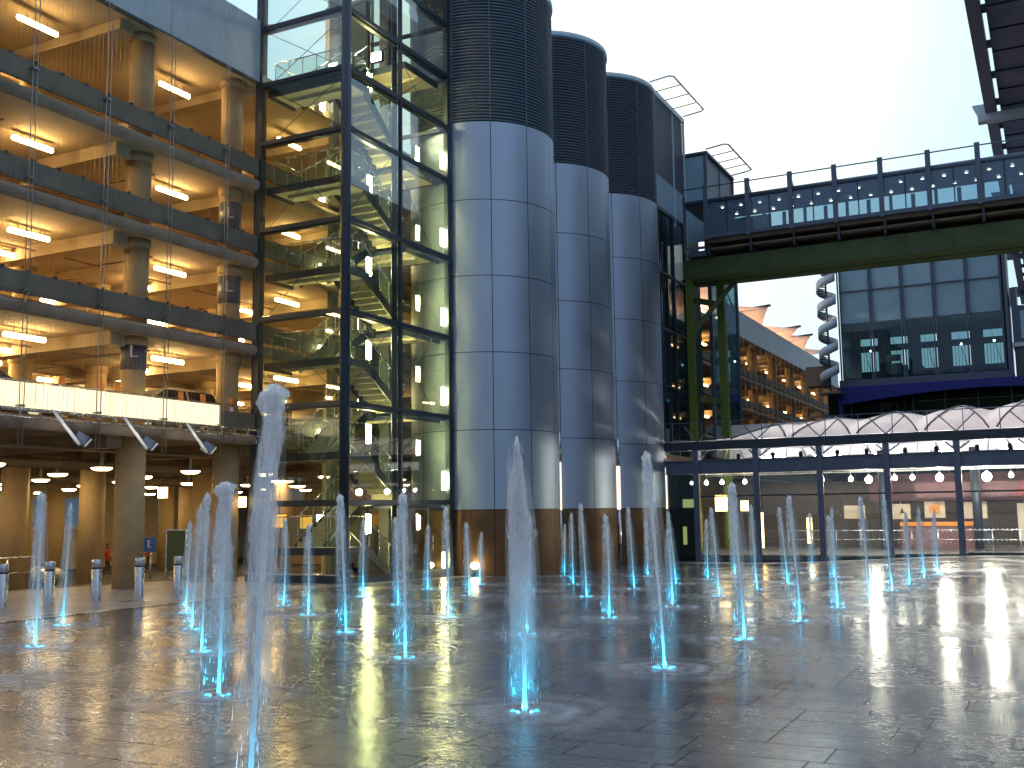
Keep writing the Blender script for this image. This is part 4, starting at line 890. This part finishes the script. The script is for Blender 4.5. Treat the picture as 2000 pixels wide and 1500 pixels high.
pm = [M['cream'], M['whitep']]
for i, (x0, x1, z0, z1, lab) in enumerate(((-10.4, -9.3, 1.5, 2.2, 'cream notice board on the hall back wall, leftmost'), (-8.0, -7.0, 1.45, 2.25, 'cream notice board with a small dark mark on the hall back wall'), (-6.3, -5.3, 1.5, 2.35, 'cream framed poster with an orange centre on the hall back wall'), (-4.6, -3.3, 1.45, 2.3, 'large cream board on the hall back wall near the right'), (-1.9, -1.3, .3, 2.2, 'tall pale panel at the right end of the hall'))):
    t = thing('notice_board', ((x0 + x1) / 2, 60, z0), lab, 'board'); b = MB(); b.box(x0, x1, 59.9, 59.96, z0, z1); b.build('panel', M['cream'], t)
    b = MB(); b.box(x0 - .04, x0 - .001, 59.88, 59.98, z0, z1); b.box(x1 + .001, x1 + .04, 59.88, 59.98, z0, z1); b.cyl((x0 + x1) / 2, 60.1, -0.3, z1 + .2, .03, 8); b.build('frame', M['steel'], t)
    if i == 2: b = MB(); b.box(x0 + .25, x1 - .25, 59.88, 59.895, z0 + .25, z1 - .2); b.build('inset', M['orange'], t)
    if i == 1: b = MB(); b.poly([(x0 + .45, 59.89, z0 + .3), (x0 + .7, 59.89, z0 + .3), (x0 + .58, 59.89, z0 + .6)], (0, .005, 0)); b.build('mark', M['black'], t)
t = thing('counter', (-5.7, 57, -0.1), 'orange fronted counter inside the hall below the boards', 'counter')
b = MB(); b.box(-7.4, -3.9, 58.6, 59.2, 1.1, 1.3); b.build('counter_front', M['orange'], t); b = MB(); b.box(-7.4, -3.9, 58.7, 59.2, -0.1, 1.09); b.build('counter_base', M['mauve'], t)
for i, (x0, x1) in enumerate(((-12.5, -6.7), (-6.5, -0.4), (-0.2, 6))):
    t = thing('guard_rail', ((x0 + x1) / 2, 55, -.1), ('long handrail inside the hall behind the left bays', 'long handrail inside the hall behind the middle bays', 'long handrail inside the hall at the right end')[i], 'railing')
    b = MB(); b.tube([(x0, 55.6, .95), (x1, 55.6, .95)], .03, 6); b.tube([(x0, 55.6, .5), (x1, 55.6, .5)], .02, 6); b.build('rail', M['stainless'], t)
    b = MB(); x = x0
    while x <= x1: b.cyl(x, 55.6, -.1, .95, .025, 6); x += 1.2
    b.build('post', M['stainless'], t)

# ------------------------------------------------------------------ far glass building, blue beam, spiral stair
fb = thing('glass_building', (-10, 103, 0), 'far teal glass building raised on a blue arched beam, seen under the footbridge', 'building')
GX = [-16.85, -14.1, -11.39, -8.69, -5.98, -3.2]
b = MB(); b.box(GX[0], GX[-1], 100.05, 106, 18.9, 28.5); b.build('opaque_upper_storeys', M['tealpanel'], fb)
b = MB()
for x in GX: b.box(x - .16, x - .04, 99.8, 100.0, 13.5, 28.6); b.box(x + .04, x + .16, 99.8, 100.0, 13.5, 28.6)
b.box(-3.2, -2.75, 99.8, 106, 13.4, 28.6); b.box(GX[0], GX[0] + .15, 100.01, 106, 13.4, 28.6); b.build('mullion', M['steel_blue'], fb)
b = MB()
for z in (21.85, 25.0, 18.8, 28.3): b.box(GX[0], GX[-1], 99.9, 100.04, z - .06, z + .06)
b.box(GX[0] - .3, -2.7, 99.75, 106, 13.0, 13.62); b.build('transom', M['steel_blue'], fb)
for i in range(5): b = MB(); b.box(GX[i] + .17, GX[i + 1] - .17, 99.95, 99.98, 13.63, 18.73); b.build('glass_pane', glass('lounge_glass', (0.5, 0.68, 0.72), 0.8, body=0.2, bodycol=(0.04, 0.1, 0.13)) if i == 0 else bpy.data.materials['lounge_glass'], fb)
b = MB(); z0 = 13.63
for i in range(5):
    xa, xb = GX[i], GX[i + 1]; m_ = (xa + xb) / 2 + .2
    b.box(xa, xa + .8, 105.8, 106, z0, 18.89); b.box(xb - .35, xb, 105.8, 106, z0, 18.89); b.box(xa + .8, xb - .35, 105.8, 106, z0, 15.0); b.box(xa + .8, xb - .35, 105.8, 106, 16.9, 17.5); b.box(xa + .8, xb - .35, 105.8, 106, 18.2, 18.89)
b.build('rear_wall', mat('dark_teal_wall', (0.05, 0.12, 0.16), 0.5), fb)
b = MB()
for i in range(5):
    xa, xb = GX[i], GX[i + 1]
    for k in range(6): b.box(xa + .8 + k * .27, xa + .84 + k * .27, 105.7, 105.78, 15, 16.9)
b.build('window_bar', M['rim'], fb)
b = MB()
for i in range(5):
    xa, xb = GX[i] + .2, GX[i + 1] - .2; b.tube([(xa, 100.6, 13.7), ((xa + xb) / 2, 100.6, 18.6), (xb, 100.6, 13.7)], .035, 6)
b.build('brace', M['rim'], fb)
b = MB(); b.box(-14.0, -11.6, 103, 104, 13.63, 15.1); b.box(-11.2, -10.2, 103, 104, 13.63, 14.9); b.build('dark_furniture', M['black'], fb)
b = MB(); b.box(-13.4, -12.0, 102.9, 102.98, 14.3, 15.3); b.box(-13.4, -12.1, 102.9, 102.98, 15.5, 16.1); b.build('notice_panel', M['cream'], fb)
for i, (x, z) in enumerate(((-14.5, 16.4), (-6.8, 16.4), (-4.1, 16.5))):
    o = MB().sphere((x, 101.5, z), .09, 10).build('lounge_lamp', M['globe']); tag(o, 'tiny white lamp inside the far teal glass building', 'lamp', 'lamps in the far glass building')
bb = thing('blue_beam', (-8, 99.4, 12), 'deep blue arched beam under the far glass building', 'beam')
b = MB(); pts = [(-17.3, 99.3, 12.95), (4, 99.3, 12.98)] + [(4 - (21.3) * k / 16, 99.3, 12.25 - .95 * abs((k - 7) / 9.0) ** 1.7) for k in range(17)]
b.poly(pts, (0, .6, 0)); b.build('beam', M['blue'], bb)
b = MB(); b.box(-17.25, -16.9, 99.3, 99.6, 6.5, 11.3); b.box(-1.6, -1.25, 99.3, 99.6, 6.5, 11.5); b.build('support', M['blue'], bb)
b = MB(); b.box(-18.6, 12, 101.6, 101.8, 0, 12.9); ub = thing('undercroft_block', (-3, 101, 0), 'dark glazed block below the blue beam', 'building'); b.build('wall', M['dglass'], ub)
b = MB(); b.box(-18.6, 12, 102.2, 102.4, 0, 12.9); b.build('backing', M['core_dark'], ub)
b = MB(); x = -16.5
while x < 12: b.box(x - .05, x + .05, 101.4, 101.58, 0, 12.9); x += 2.7
b.build('mullion', M['steel_blue'], ub)
pr = thing('plant_box', (-0.6, 101, 13.5), 'grey blue plant room with a dark opening at the right picture edge', 'building')
b = MB(); b.box(-2.55, 6, 100.2, 105, 16.0, 19.2); b.box(-2.6, -2.1, 100.2, 105, 19.2, 20.8); b.build('wall', M['steel_blue'], pr)
b = MB(); b.box(-1.9, 6, 100.1, 100.19, 16.3, 18.7); b.build('panel', M['tealpanel'], pr)
b = MB(); b.box(-2.5, 6, 100.3, 105, 13.0, 15.6); b.build('opening', M['core_dark'], pr); b = MB(); b.box(-2.6, 6, 100.1, 105, 15.62, 15.98); b.build('sill', M['rim'], pr)
sp = thing('spiral_stair', (-17.75, 98.3, 12.5), 'pale spiral stair beside the left edge of the far glass building', 'staircase')
sx, sy, z0, z1, R_ = -17.75, 98.5, 13.0, 23.6, 0.86
b = MB(); b.cyl(sx, sy, 12.5, 25.6, .09, 12); b.build('pole', M['steel_blue'], sp)
turns = 5.0; n = 160; vs = []; fs = []
for i in range(n + 1):
    a = 2 * PI * turns * i / n + 2.2; z = z0 + (z1 - z0) * i / n
    vs += [(sx + R_ * math.cos(a), sy + R_ * math.sin(a), z - .15), (sx + R_ * math.cos(a), sy + R_ * math.sin(a), z + .68), (sx + (R_ - .03) * math.cos(a), sy + (R_ - .03) * math.sin(a), z + .68), (sx + (R_ - .03) * math.cos(a), sy + (R_ - .03) * math.sin(a), z - .15)]
for i in range(n):
    for k in range(4): fs.append((i * 4 + k, i * 4 + (k + 1) % 4, (i + 1) * 4 + (k + 1) % 4, (i + 1) * 4 + k))
b = MB(); b.add(vs, fs, True); b.build('guard', M['rim'], sp)
b = MB()
for i in range(64):
    a = 2 * PI * turns * i / 64 + 2.2; a2 = a + 2 * PI * turns / 64 * 1.05; z = z0 + (z1 - z0) * i / 64
    q = [(sx + .1 * math.cos(a), sy + .1 * math.sin(a), z), (sx + R_ * .97 * math.cos(a), sy + R_ * .97 * math.sin(a), z), (sx + R_ * .97 * math.cos(a2), sy + R_ * .97 * math.sin(a2), z), (sx + .1 * math.cos(a2), sy + .1 * math.sin(a2), z)]
    b.poly(q, (0, 0, .05))
b.build('treads', M['steel'], sp)
b = MB(); b.box(sx - .2, GX[0], sy - .6, sy + .6, 23.5, 23.6); b.tube([(sx - .5, sy - .6, 23.6), (sx - .5, sy - .6, 24.9), (GX[0], sy - .6, 24.9), (GX[0], sy - .6, 23.6)], .04, 6); b.tube([(sx - .5, sy - .6, 24.3), (GX[0], sy - .6, 24.3)], .03, 6); b.build('top_landing', M['rim'], sp)
b = MB(); b.box(sx - .9, GX[0] + .1, 97.6, 99.2, 12.3, 12.5); b.box(-20.0, -18.2, 99, 101, 13.2, 15.0); b.build('base_platform', M['conc_dark'], sp)

# ------------------------------------------------------------------ tents on the far car park roof
def tent(ya, yb, label, warm):
    t = thing('roof_tent', (-27, (ya + yb) / 2, 19), label, 'canopy'); nu, nv = 14, 16; vs = []; fs = []
    for i in range(nu + 1):
        u = i / nu
        for j in range(nv + 1):
            v = j / nv; sc_ = math.sin(PI * u)
            xe = -22.7 - 1.9 * sc_; ze = 20.65 - 1.15 * sc_
            x = -33 + (xe + 33) * v; z = 24.6 - .3 * sc_ + (ze - 24.6 + .3 * sc_) * (1 - (1 - v) ** 1.9); vs.append((x, ya + (yb - ya) * u + (1 - 2 * u) * 0, z))
    for i in range(nu):
        for j in range(nv): a = i * (nv + 1) + j; fs.append((a, a + nv + 1, a + nv + 2, a + 1))
    b = MB(); b.add(vs, fs, True); b.build('membrane', M['tent'], t)
    b = MB(); b.tube([(-28, ya, 20.3), (-22.5, ya, 20.75)], [.18, .12], 8); b.build('spar', mat('spar_steel', (0.10, 0.05, 0.04), 0.5) if 'spar_steel' not in bpy.data.materials else bpy.data.materials['spar_steel'], t)
    b = MB(); b.cyl(-31, (ya + yb) / 2, 17.6, 25, .15, 10); b.build('mast', M['whitep'], t)
    b = MB(); b.box(-29.2, -29, (ya + yb) / 2 - .2, (ya + yb) / 2 + .2, 18.9, 19.1); b.build('lamp_housing', M['disc'], t)
    ld = bpy.data.lights.new('tent_light', 'POINT'); ld.energy = warm; ld.color = (1, .72, .5); ld.shadow_soft_size = .3
    lo = bpy.data.objects.new('tent_light', ld); COL.objects.link(lo); lo.parent = t; lo.location = (-1.6, 0, .9)
tent(84, 97, 'peach fabric canopy on the far car park roof, largest and nearest of the row', 5000)
tent(97, 110, 'peach fabric canopy between the first two visible spars', 4000)
tent(110, 116, 'narrow peach fabric canopy between the second and third spars', 2500)
tent(116, 128, 'farthest fabric canopy sloping down behind the roof edge', 3000)
tent(24, 31, 'warm lit fabric canopy on the roof seen above the stair tower left edge', 2500)

# ------------------------------------------------------------------ terminal roof at the right
tr = thing('terminal_roof', (15, 110, 35), 'huge dark overhanging terminal roof edge at the upper right', 'roof')
b = MB(); b.box(-3.3, -2.45, 55, 190, 34.6, 35.8); b.build('edge_beam', mat('violet_grey_steel', (0.17, 0.18, 0.26), 0.5), tr)
b = MB(); b.box(-2.15, 5, 55, 190, 35.0, 35.8); b.build('soffit', mat('dark_soffit', (0.20, 0.24, 0.36), 0.6, var=0.3, vs=.4), tr)
b = MB(); y = 56
while y < 190: b.box(-2.45, -2.15, y, y + .6, 35.0, 35.4); y += 6.2
b.build('glazing_tie', M['steel'], tr)
for y in (66, 94, 122, 150, 178):
    b = MB(); b.box(-3.9, 5, y, y + .9, 33.9, 34.55); b.poly([(-4.3, y + .1, 35.4), (-3.31, y + .1, 35.4), (-3.31, y + .1, 34.0), (-3.7, y + .1, 34.0)], (0, .7, 0)); b.build('cross_beam', M['rim'] if y == 94 else M['steel_blue'], tr)
b = MB()
for y in range(58, 190, 4): b.box(-2.1, 5, y, y + .12, 34.9, 34.99)
b.build('soffit_joint', M['groove'], tr)
tm = thing('terminal_wall', (22, 110, 0), 'tall dark glazed terminal wall beyond the right picture edge', 'building')
b = MB(); b.box(20, 20.3, 30, 190, -0.2, 34.8); b.build('glazing', M['dglass'], tm); b = MB(); b.box(20.6, 21, 30, 190, -.2, 34.8); b.build('backing', M['core_dark'], tm)
b = MB(); y = 30
while y < 190: b.box(19.8, 19.98, y, y + .2, -.2, 34.8); y += 4.5
b.build('mullion', M['steel_blue'], tm)

# ------------------------------------------------------------------ fountain jets
VIEW = Vector((-math.sin(yaw), math.cos(yaw), 0)); SIDE = Vector((math.cos(yaw), math.sin(yaw), 0))
def nz3(p, s): return noise.noise(Vector(p) * s)
def make_variant(seed, thick=1.0, headlen=0.22, lean=-0.05, veil=1.0):
    """unit jet 1 m tall in z (scaled later); lateral sizes in metres; x runs to the picture's right"""
    r = random.Random(seed); H_ = 1.0; out_ = {}
    def path(t): return Vector((lean * t ** 2.2 + .008 * math.sin(5 * t + seed), .012 * math.sin(4 * t + seed * 2), t))
    b = MB(); n = 10; rings = 60; vs = []; fs = []; dn = []
    for i in range(rings + 1):
        t = i / rings * .97; c = path(t); rad = (.015 + .006 * t) * (0.8 + .25 * thick) * (1 + .25 * nz3((seed, t * 14, 0), 1))
        if t < .02: rad *= 1.5
        for k in range(n):
            a = 2 * PI * k / n; rr = rad * (1 + .35 * nz3((math.cos(a) * 2 + seed, math.sin(a) * 2, t * 40), 1)); vs.append(c + Vector((rr * math.cos(a), rr * math.sin(a), 0))); dn.append(.85)
    for i in range(rings):
        for k in range(n): fs.append((i * n + k, i * n + (k + 1) % n, (i + 1) * n + (k + 1) % n, (i + 1) * n + k))
    b.add(vs, fs, True, dn); out_['core'] = b
    # ragged head: a main plume with tongues falling beside it
    b = MB()
    def plume(x0, y0, zt, zb, R, dens, ph, taper=.6, point=False):
        n = 16; rings = 34; vs = []; fs = []; dn = []
        for i in range(rings + 1):
            s = i / rings; z = zt + (zb - zt) * s
            prof = (.16 + .84 * s ** .75) if point else (math.sin(min(1, s * 2.8) * PI / 2) ** .8) * (1 - (1 - taper) * s); c = path(max(0, min(1, z)))
            for k in range(n):
                a = 2 * PI * k / n; d = Vector((math.cos(a), math.sin(a), 0))
                w = 1 + .85 * nz3((d.x * 1.4 + ph, d.y * 1.4, z * 8 + ph), 1.3) + .6 * nz3((d.x * 3 + ph, d.y * 3, z * 24), 1.6)
                rad = max(.004, R * prof * w); vs.append(Vector((c.x + x0 * s ** .6 + rad * d.x, c.y + y0 * s ** .6 + rad * d.y, z + .012 * nz3((d.x * 4, d.y * 4, ph + s * 5), 2))))
                dn.append(dens * (1 if s < .35 else max(0, 1 - (s - .35) / .65) ** 1.1))
        for i in range(rings):
            for k in range(n): fs.append((i * n + k, i * n + (k + 1) % n, (i + 1) * n + (k + 1) % n, (i + 1) * n + k))
        b.add(vs, fs, True, dn)
    if headlen > .33:
        plume(0, 0, 1.0, .62, .034 * thick, 1.3, seed * 3.1, 1, True); plume(-.01, 0, .97, .30, .05 * thick, .8, seed * 2.1, 1, True); plume(0.01, 0, .9, .05, .055 * thick, .35, seed * 2.6, 1, True)
    else: plume(0, 0, 1.0, 1 - headlen * .8, .060 * thick, 1.3, seed * 3.1, .35)
    if headlen < .33: plume(0, 0, .985, 1 - headlen * 2.0, .050 * thick, .5, seed * 1.7, .5)
    plume(-.05 * thick, .01, .975, 1 - headlen * (1.9 + r.random()), .030 * thick, .45, seed * 5.3, .3)
    plume(.03 * thick, -.01, .96, 1 - headlen * (1.3 + r.random()), .026 * thick, .38, seed * 7.7, .3)
    if thick > 1.7: plume(-.03, .02, .93, .25, .040 * thick, .42, seed * 2.3, 1.3); plume(.03, -.02, .88, .15, .042 * thick, .36, seed * 4.3, 1.3)
    out_['head'] = b
    # falling veil: open shells plus many stretched droplets
    b = MB()
    for q, (R0, R1, dens, x0) in enumerate(((.045, .10, .75, -.02), (.035, .08, .75, -.045), (.06, .16, .45, 0))):
        n = 22; rings = 20; vs = []; fs = []; dn = []
        for i in range(rings + 1):
            s = i / rings; z = .93 - .90 * s; R = (R0 + (R1 - R0) * s ** .7) * (0.75 + .35 * thick); c = path(z)
            for k in range(n):
                a = 2 * PI * k / n; w = 1 + .3 * nz3((math.cos(a) * 2 + q + seed, math.sin(a) * 2, z * 3), 1)
                vs.append((c.x + x0 + R * w * math.cos(a), c.y + R * w * math.sin(a), z)); dn.append(veil * dens * min(1, s * 5) * (1 - s) ** 1.2)
        for i in range(rings):
            for k in range(n): fs.append((i * n + k, i * n + (k + 1) % n, (i + 1) * n + (k + 1) % n, (i + 1) * n + k))
        b.add(vs, fs, True, dn)
    out_['veil'] = b
    b = MB()
    for i in range(int(110 * max(1, thick))):
        z = r.random() ** .8 * .96; a = r.random() * 2 * PI; rad = (.025 + .12 * (1 - z) * r.random() + .04 * r.random()) * (.7 + .35 * thick); c = path(z)
        x = c.x - .03 + rad * math.cos(a); y = c.y + rad * math.sin(a); ln = .008 + .03 * r.random(); w = .0016 + .0022 * r.random()
        b.add([(x, y, z + ln), (x + w, y, z), (x - w * .5, y + w * .87, z), (x - w * .5, y - w * .87, z), (x, y, z - ln * .35)], [(0, 1, 2), (0, 2, 3), (0, 3, 1), (4, 2, 1), (4, 3, 2), (4, 1, 3)])
    for i in range(40):   # spatter round the head
        z = 1 - headlen * 1.2 * r.random() + .015; a = r.random() * 2 * PI; rad = (.03 + .05 * r.random()) * thick; c = path(min(1, z)); w = .003 + .004 * r.random()
        x = c.x + rad * math.cos(a); y = c.y + rad * math.sin(a)
        b.add([(x, y, z + w * .5), (x + w, y, z), (x - w * .5, y + w * .87, z), (x - w * .5, y - w * .87, z), (x, y, z - w * .5)], [(0, 1, 2), (0, 2, 3), (0, 3, 1), (4, 2, 1), (4, 3, 2), (4, 1, 3)])
    out_['drops'] = b
    return out_
# shared pieces at the foot of each jet
splash = MB(); vs = []; fs = []; dn = []; nr, na = 14, 40
for i in range(nr + 1):
    rr = .05 + 1.1 * (i / nr)
    for k in range(na):
        a = 2 * PI * k / na; w = 1 + .22 * nz3((math.cos(a) * 1.5, math.sin(a) * 1.5, 3), 1); vs.append((rr * w * math.cos(a), rr * w * math.sin(a), .012 + .004 * math.sin(i * 2.1)))
        dn.append((1 - i / nr) ** .7 * (.7 + .3 * math.sin(i * 1.3)) * (0.4 if i in (8, 9) else 1))
for i in range(nr):
    for k in range(na): fs.append((i * na + k, i * na + (k + 1) % na, (i + 1) * na + (k + 1) % na, (i + 1) * na + k))
splash.add(vs, fs, True, dn)
puff = MB()
for s in (-1, 1):
    vs = []; fs = []; dn = []
    for i in range(7):
        e_ = i / 6 * PI / 2
        for k in range(14):
            a = 2 * PI * k / 14; w = 1 + .4 * nz3((math.cos(a) * 2 + s, math.sin(a) * 2, i * .8), 1.4); vs.append((s * .125 + .034 * w * math.cos(e_) * math.cos(a), .034 * w * math.cos(e_) * math.sin(a), .01 + .028 * w * math.sin(e_))); dn.append(.8)
    for i in range(6):
        for k in range(14): fs.append((i * 14 + k, i * 14 + (k + 1) % 14, (i + 1) * 14 + (k + 1) % 14, (i + 1) * 14 + k))
    puff.add(vs, fs, True, dn)
def disc(s_):
    b = MB(); b.lathe(s_ * .125, 0, [(.001, .022), (.03, .021), (.034, .016)], 14, smooth=False); return b
VAR = [make_variant(1), make_variant(2, 1.0, .2, -.09), make_variant(3, .85, .26, -.03), make_variant(4, 1.1, .18, -.12), make_variant(5, .8, .3, .04), make_variant(6, 2.2, .34, -.03, 1.9), make_variant(7, 2.0, .16, .02, 1.0), make_variant(8, 1.45, .17, -.08, 1.3)]
VM = []
def mesh_only(b, name, m_):
    o = b.build(name, m_, None); me = o.data; bpy.data.objects.remove(o); return me
for i, v in enumerate(VAR):
    VM.append({'core': mesh_only(v['core'], 'water_column', M['wcore']), 'head': mesh_only(v['head'], 'foam_head', M['whead']), 'veil': mesh_only(v['veil'], 'falling_veil', M['wveil']), 'drops': mesh_only(v['drops'], 'droplets', M['wdrop'])})
SM = mesh_only(splash, 'splash', M['wsplash']); PM = mesh_only(puff, 'lit_foam', M['whead']); DL = mesh_only(disc(-1), 'nozzle_light', M['cyan']); DR = mesh_only(disc(1), 'nozzle_light', M['cyan'])
JL = bpy.data.lights.new('jet_spot', 'SPOT'); JL.energy = 110; JL.color = (0.01, 0.58, 1.0); JL.spot_size = math.radians(120); JL.spot_blend = 1.0; JL.shadow_soft_size = 0.02
def jet(px, py, tx, ty, var, label, wid=1.0):
    p = onground(px, py); d = (p - Vector((0, 0, EYE))).dot(fw); h = (py - ty) / F * d / math.cos(pitch) * 1.0
    t = thing('fountain_jet', p, label, 'water jet', 'lit water jets rising from the plaza'); t.rotation_euler.z = yaw
    lean = (tx - px) / F * d
    ex = {5: -.03, 1: -.09, 3: -.12}.get(var, -.05)
    v = VM[var]
    for k, nm in (('core', 'water_column'), ('head', 'foam_head'), ('veil', 'falling_veil'), ('drops', 'droplets')):
        o = bpy.data.objects.new(nm, v[k]); COL.objects.link(o); o.parent = t; o.scale = (wid, wid, h)
        o.rotation_euler.y = math.atan2(lean - ex, h) * .8
    gx = (gz(p.x + .2, p.y) - gz(p.x - .2, p.y)) / .4; gy = (gz(p.x, p.y + .2) - gz(p.x, p.y - .2)) / .4
    sl = SIDE * 1.0; gs_ = gx * SIDE.x + gy * SIDE.y; gv = gx * VIEW.x + gy * VIEW.y
    for me, nm in ((SM, 'splash'), (PM, 'lit_foam'), (DL, 'nozzle_light'), (DR, 'nozzle_light')):
        o = bpy.data.objects.new(nm, me); COL.objects.link(o); o.parent = t; o.rotation_euler.x = math.atan(gv); o.rotation_euler.y = -math.atan(gs_)
        if nm == 'splash': o.rotation_euler.x = math.atan(gv); o.location.z = 0.004
    for s in (-1, 1):
        lo = bpy.data.objects.new('jet_spot', JL); COL.objects.link(lo); lo.parent = t; lo.location = (s * .075, -.045, .012); lo.rotation_euler = (PI, -s * .12, 0)
JETS = [
 (68,1264,75,965,7,'tall water jet near the left picture edge'),
 (122,1222,130,985,2,'water jet just left of the second bollard, behind the leftmost jet'),
 (363,1198,367,1020,2,'farthest and shortest jet of the cluster in front of the second thick column'),
 (375,1230,381,985,4,'pointed jet in the middle of the cluster in front of the second thick column'),
 (392,1274,402,966,1,'jet just left of the tall broad jet, nearest in its cluster'),
 (425,1360,428,945,6,'tall broad jet with a rounded top in front of the second thick column'),
 (478,1640,522,748,6,'tallest foreground jet whose foot is below the picture',.8),
 (554,1184,556,1015,3,'jet in front of the left half of the stair tower, farther of two'),
 (601,1202,603,1025,0,'jet in front of the stair tower between the tallest jet and the corner post'),
 (675,1236,664,968,7,'jet right in front of the stair tower corner post'),
 (709,1166,708,1015,2,'small jet right behind and right of the corner post jet'),
 (777,1182,772,1012,1,'small jet just left of the middle foreground jet'),
 (790,1286,792,966,7,'jet in front of the right stair tower bay with a strong blue foot'),
 (835,1152,836,1025,2,'small distant jet in front of the stair tower door'),
 (875,1206,873,993,0,'jet in front of the edge between the stair tower and the nearest silo'),
 (916,1164,912,1022,1,'small jet in front of the nearest silo lit foot lamp'),
 (937,1142,937,1040,4,'tiny jet in front of the nearest silo, shortest of all'),
 (1025,1392,1018,855,5,'large full jet with a wide veil in front of the nearest silo'),
 (1029,1240,1026,985,2,'jet hidden directly behind the large full jet'),
 (1034,1154,1032,1010,4,'distant jet behind the large full jet'),
 (1103,1126,1101,1025,4,'tiny distant jet in front of the middle silo, leftmost there'),
 (1120,1142,1117,1002,2,'distant jet in front of the middle silo base'),
 (1145,1166,1137,985,1,'leaning jet in front of the middle silo'),
 (1190,1208,1188,1008,3,'jet with splitting head between the middle and farthest silo'),
 (1238,1151,1230,992,1,'distant leaning jet in front of the farthest silo'),
 (1266,1126,1260,1018,4,'tiny distant jet left of the tall jet at the farthest silo'),
 (1297,1306,1275,884,7,'tall foreground jet in front of the farthest silo'),
 (1320,1141,1307,1000,1,'distant jet leaning left at the hall left end'),
 (1313,1186,1310,1035,0,'short jet beside the tall jet at the hall left end'),
 (1383,1132,1379,1015,4,'small jet behind the first hall column'),
 (1404,1165,1394,993,1,'jet between the first hall column and the tall hall jet'),
 (1453,1250,1443,945,7,'tall jet in front of the second hall bay with two bright blue feet'),
 (1436,1122,1433,1010,4,'tiny distant jet behind the tall hall jet'),
 (1479,1152,1470,987,2,'jet in front of the second hall column'),
 (1538,1141,1527,992,1,'distant jet in the third hall bay, left one'),
 (1563,1214,1550,970,0,'taller jet in the third hall bay'),
 (1589,1132,1581,1003,4,'small jet left of the third hall column'),
 (1637,1188,1625,1010,3,'ragged jet just right of the third hall column'),
 (1630,1128,1626,993,4,'distant jet hidden behind the ragged jet'),
 (1698,1170,1690,972,1,'jet in the middle of the bay with the leftmost big floodlight'),
 (1743,1155,1733,972,2,'jet in front of the fourth hall column'),
 (1777,1142,1770,1000,4,'small jet right of the fourth hall column'),
 (1806,1130,1799,992,2,'small jet below the framed poster, left of the last one'),
 (1832,1122,1826,995,4,'rightmost small jet in front of the hall'),
 (-45,1334,-38,960,1,'jet just outside the left picture edge whose splash ring shows'),
]
for j in JETS: jet(*j)
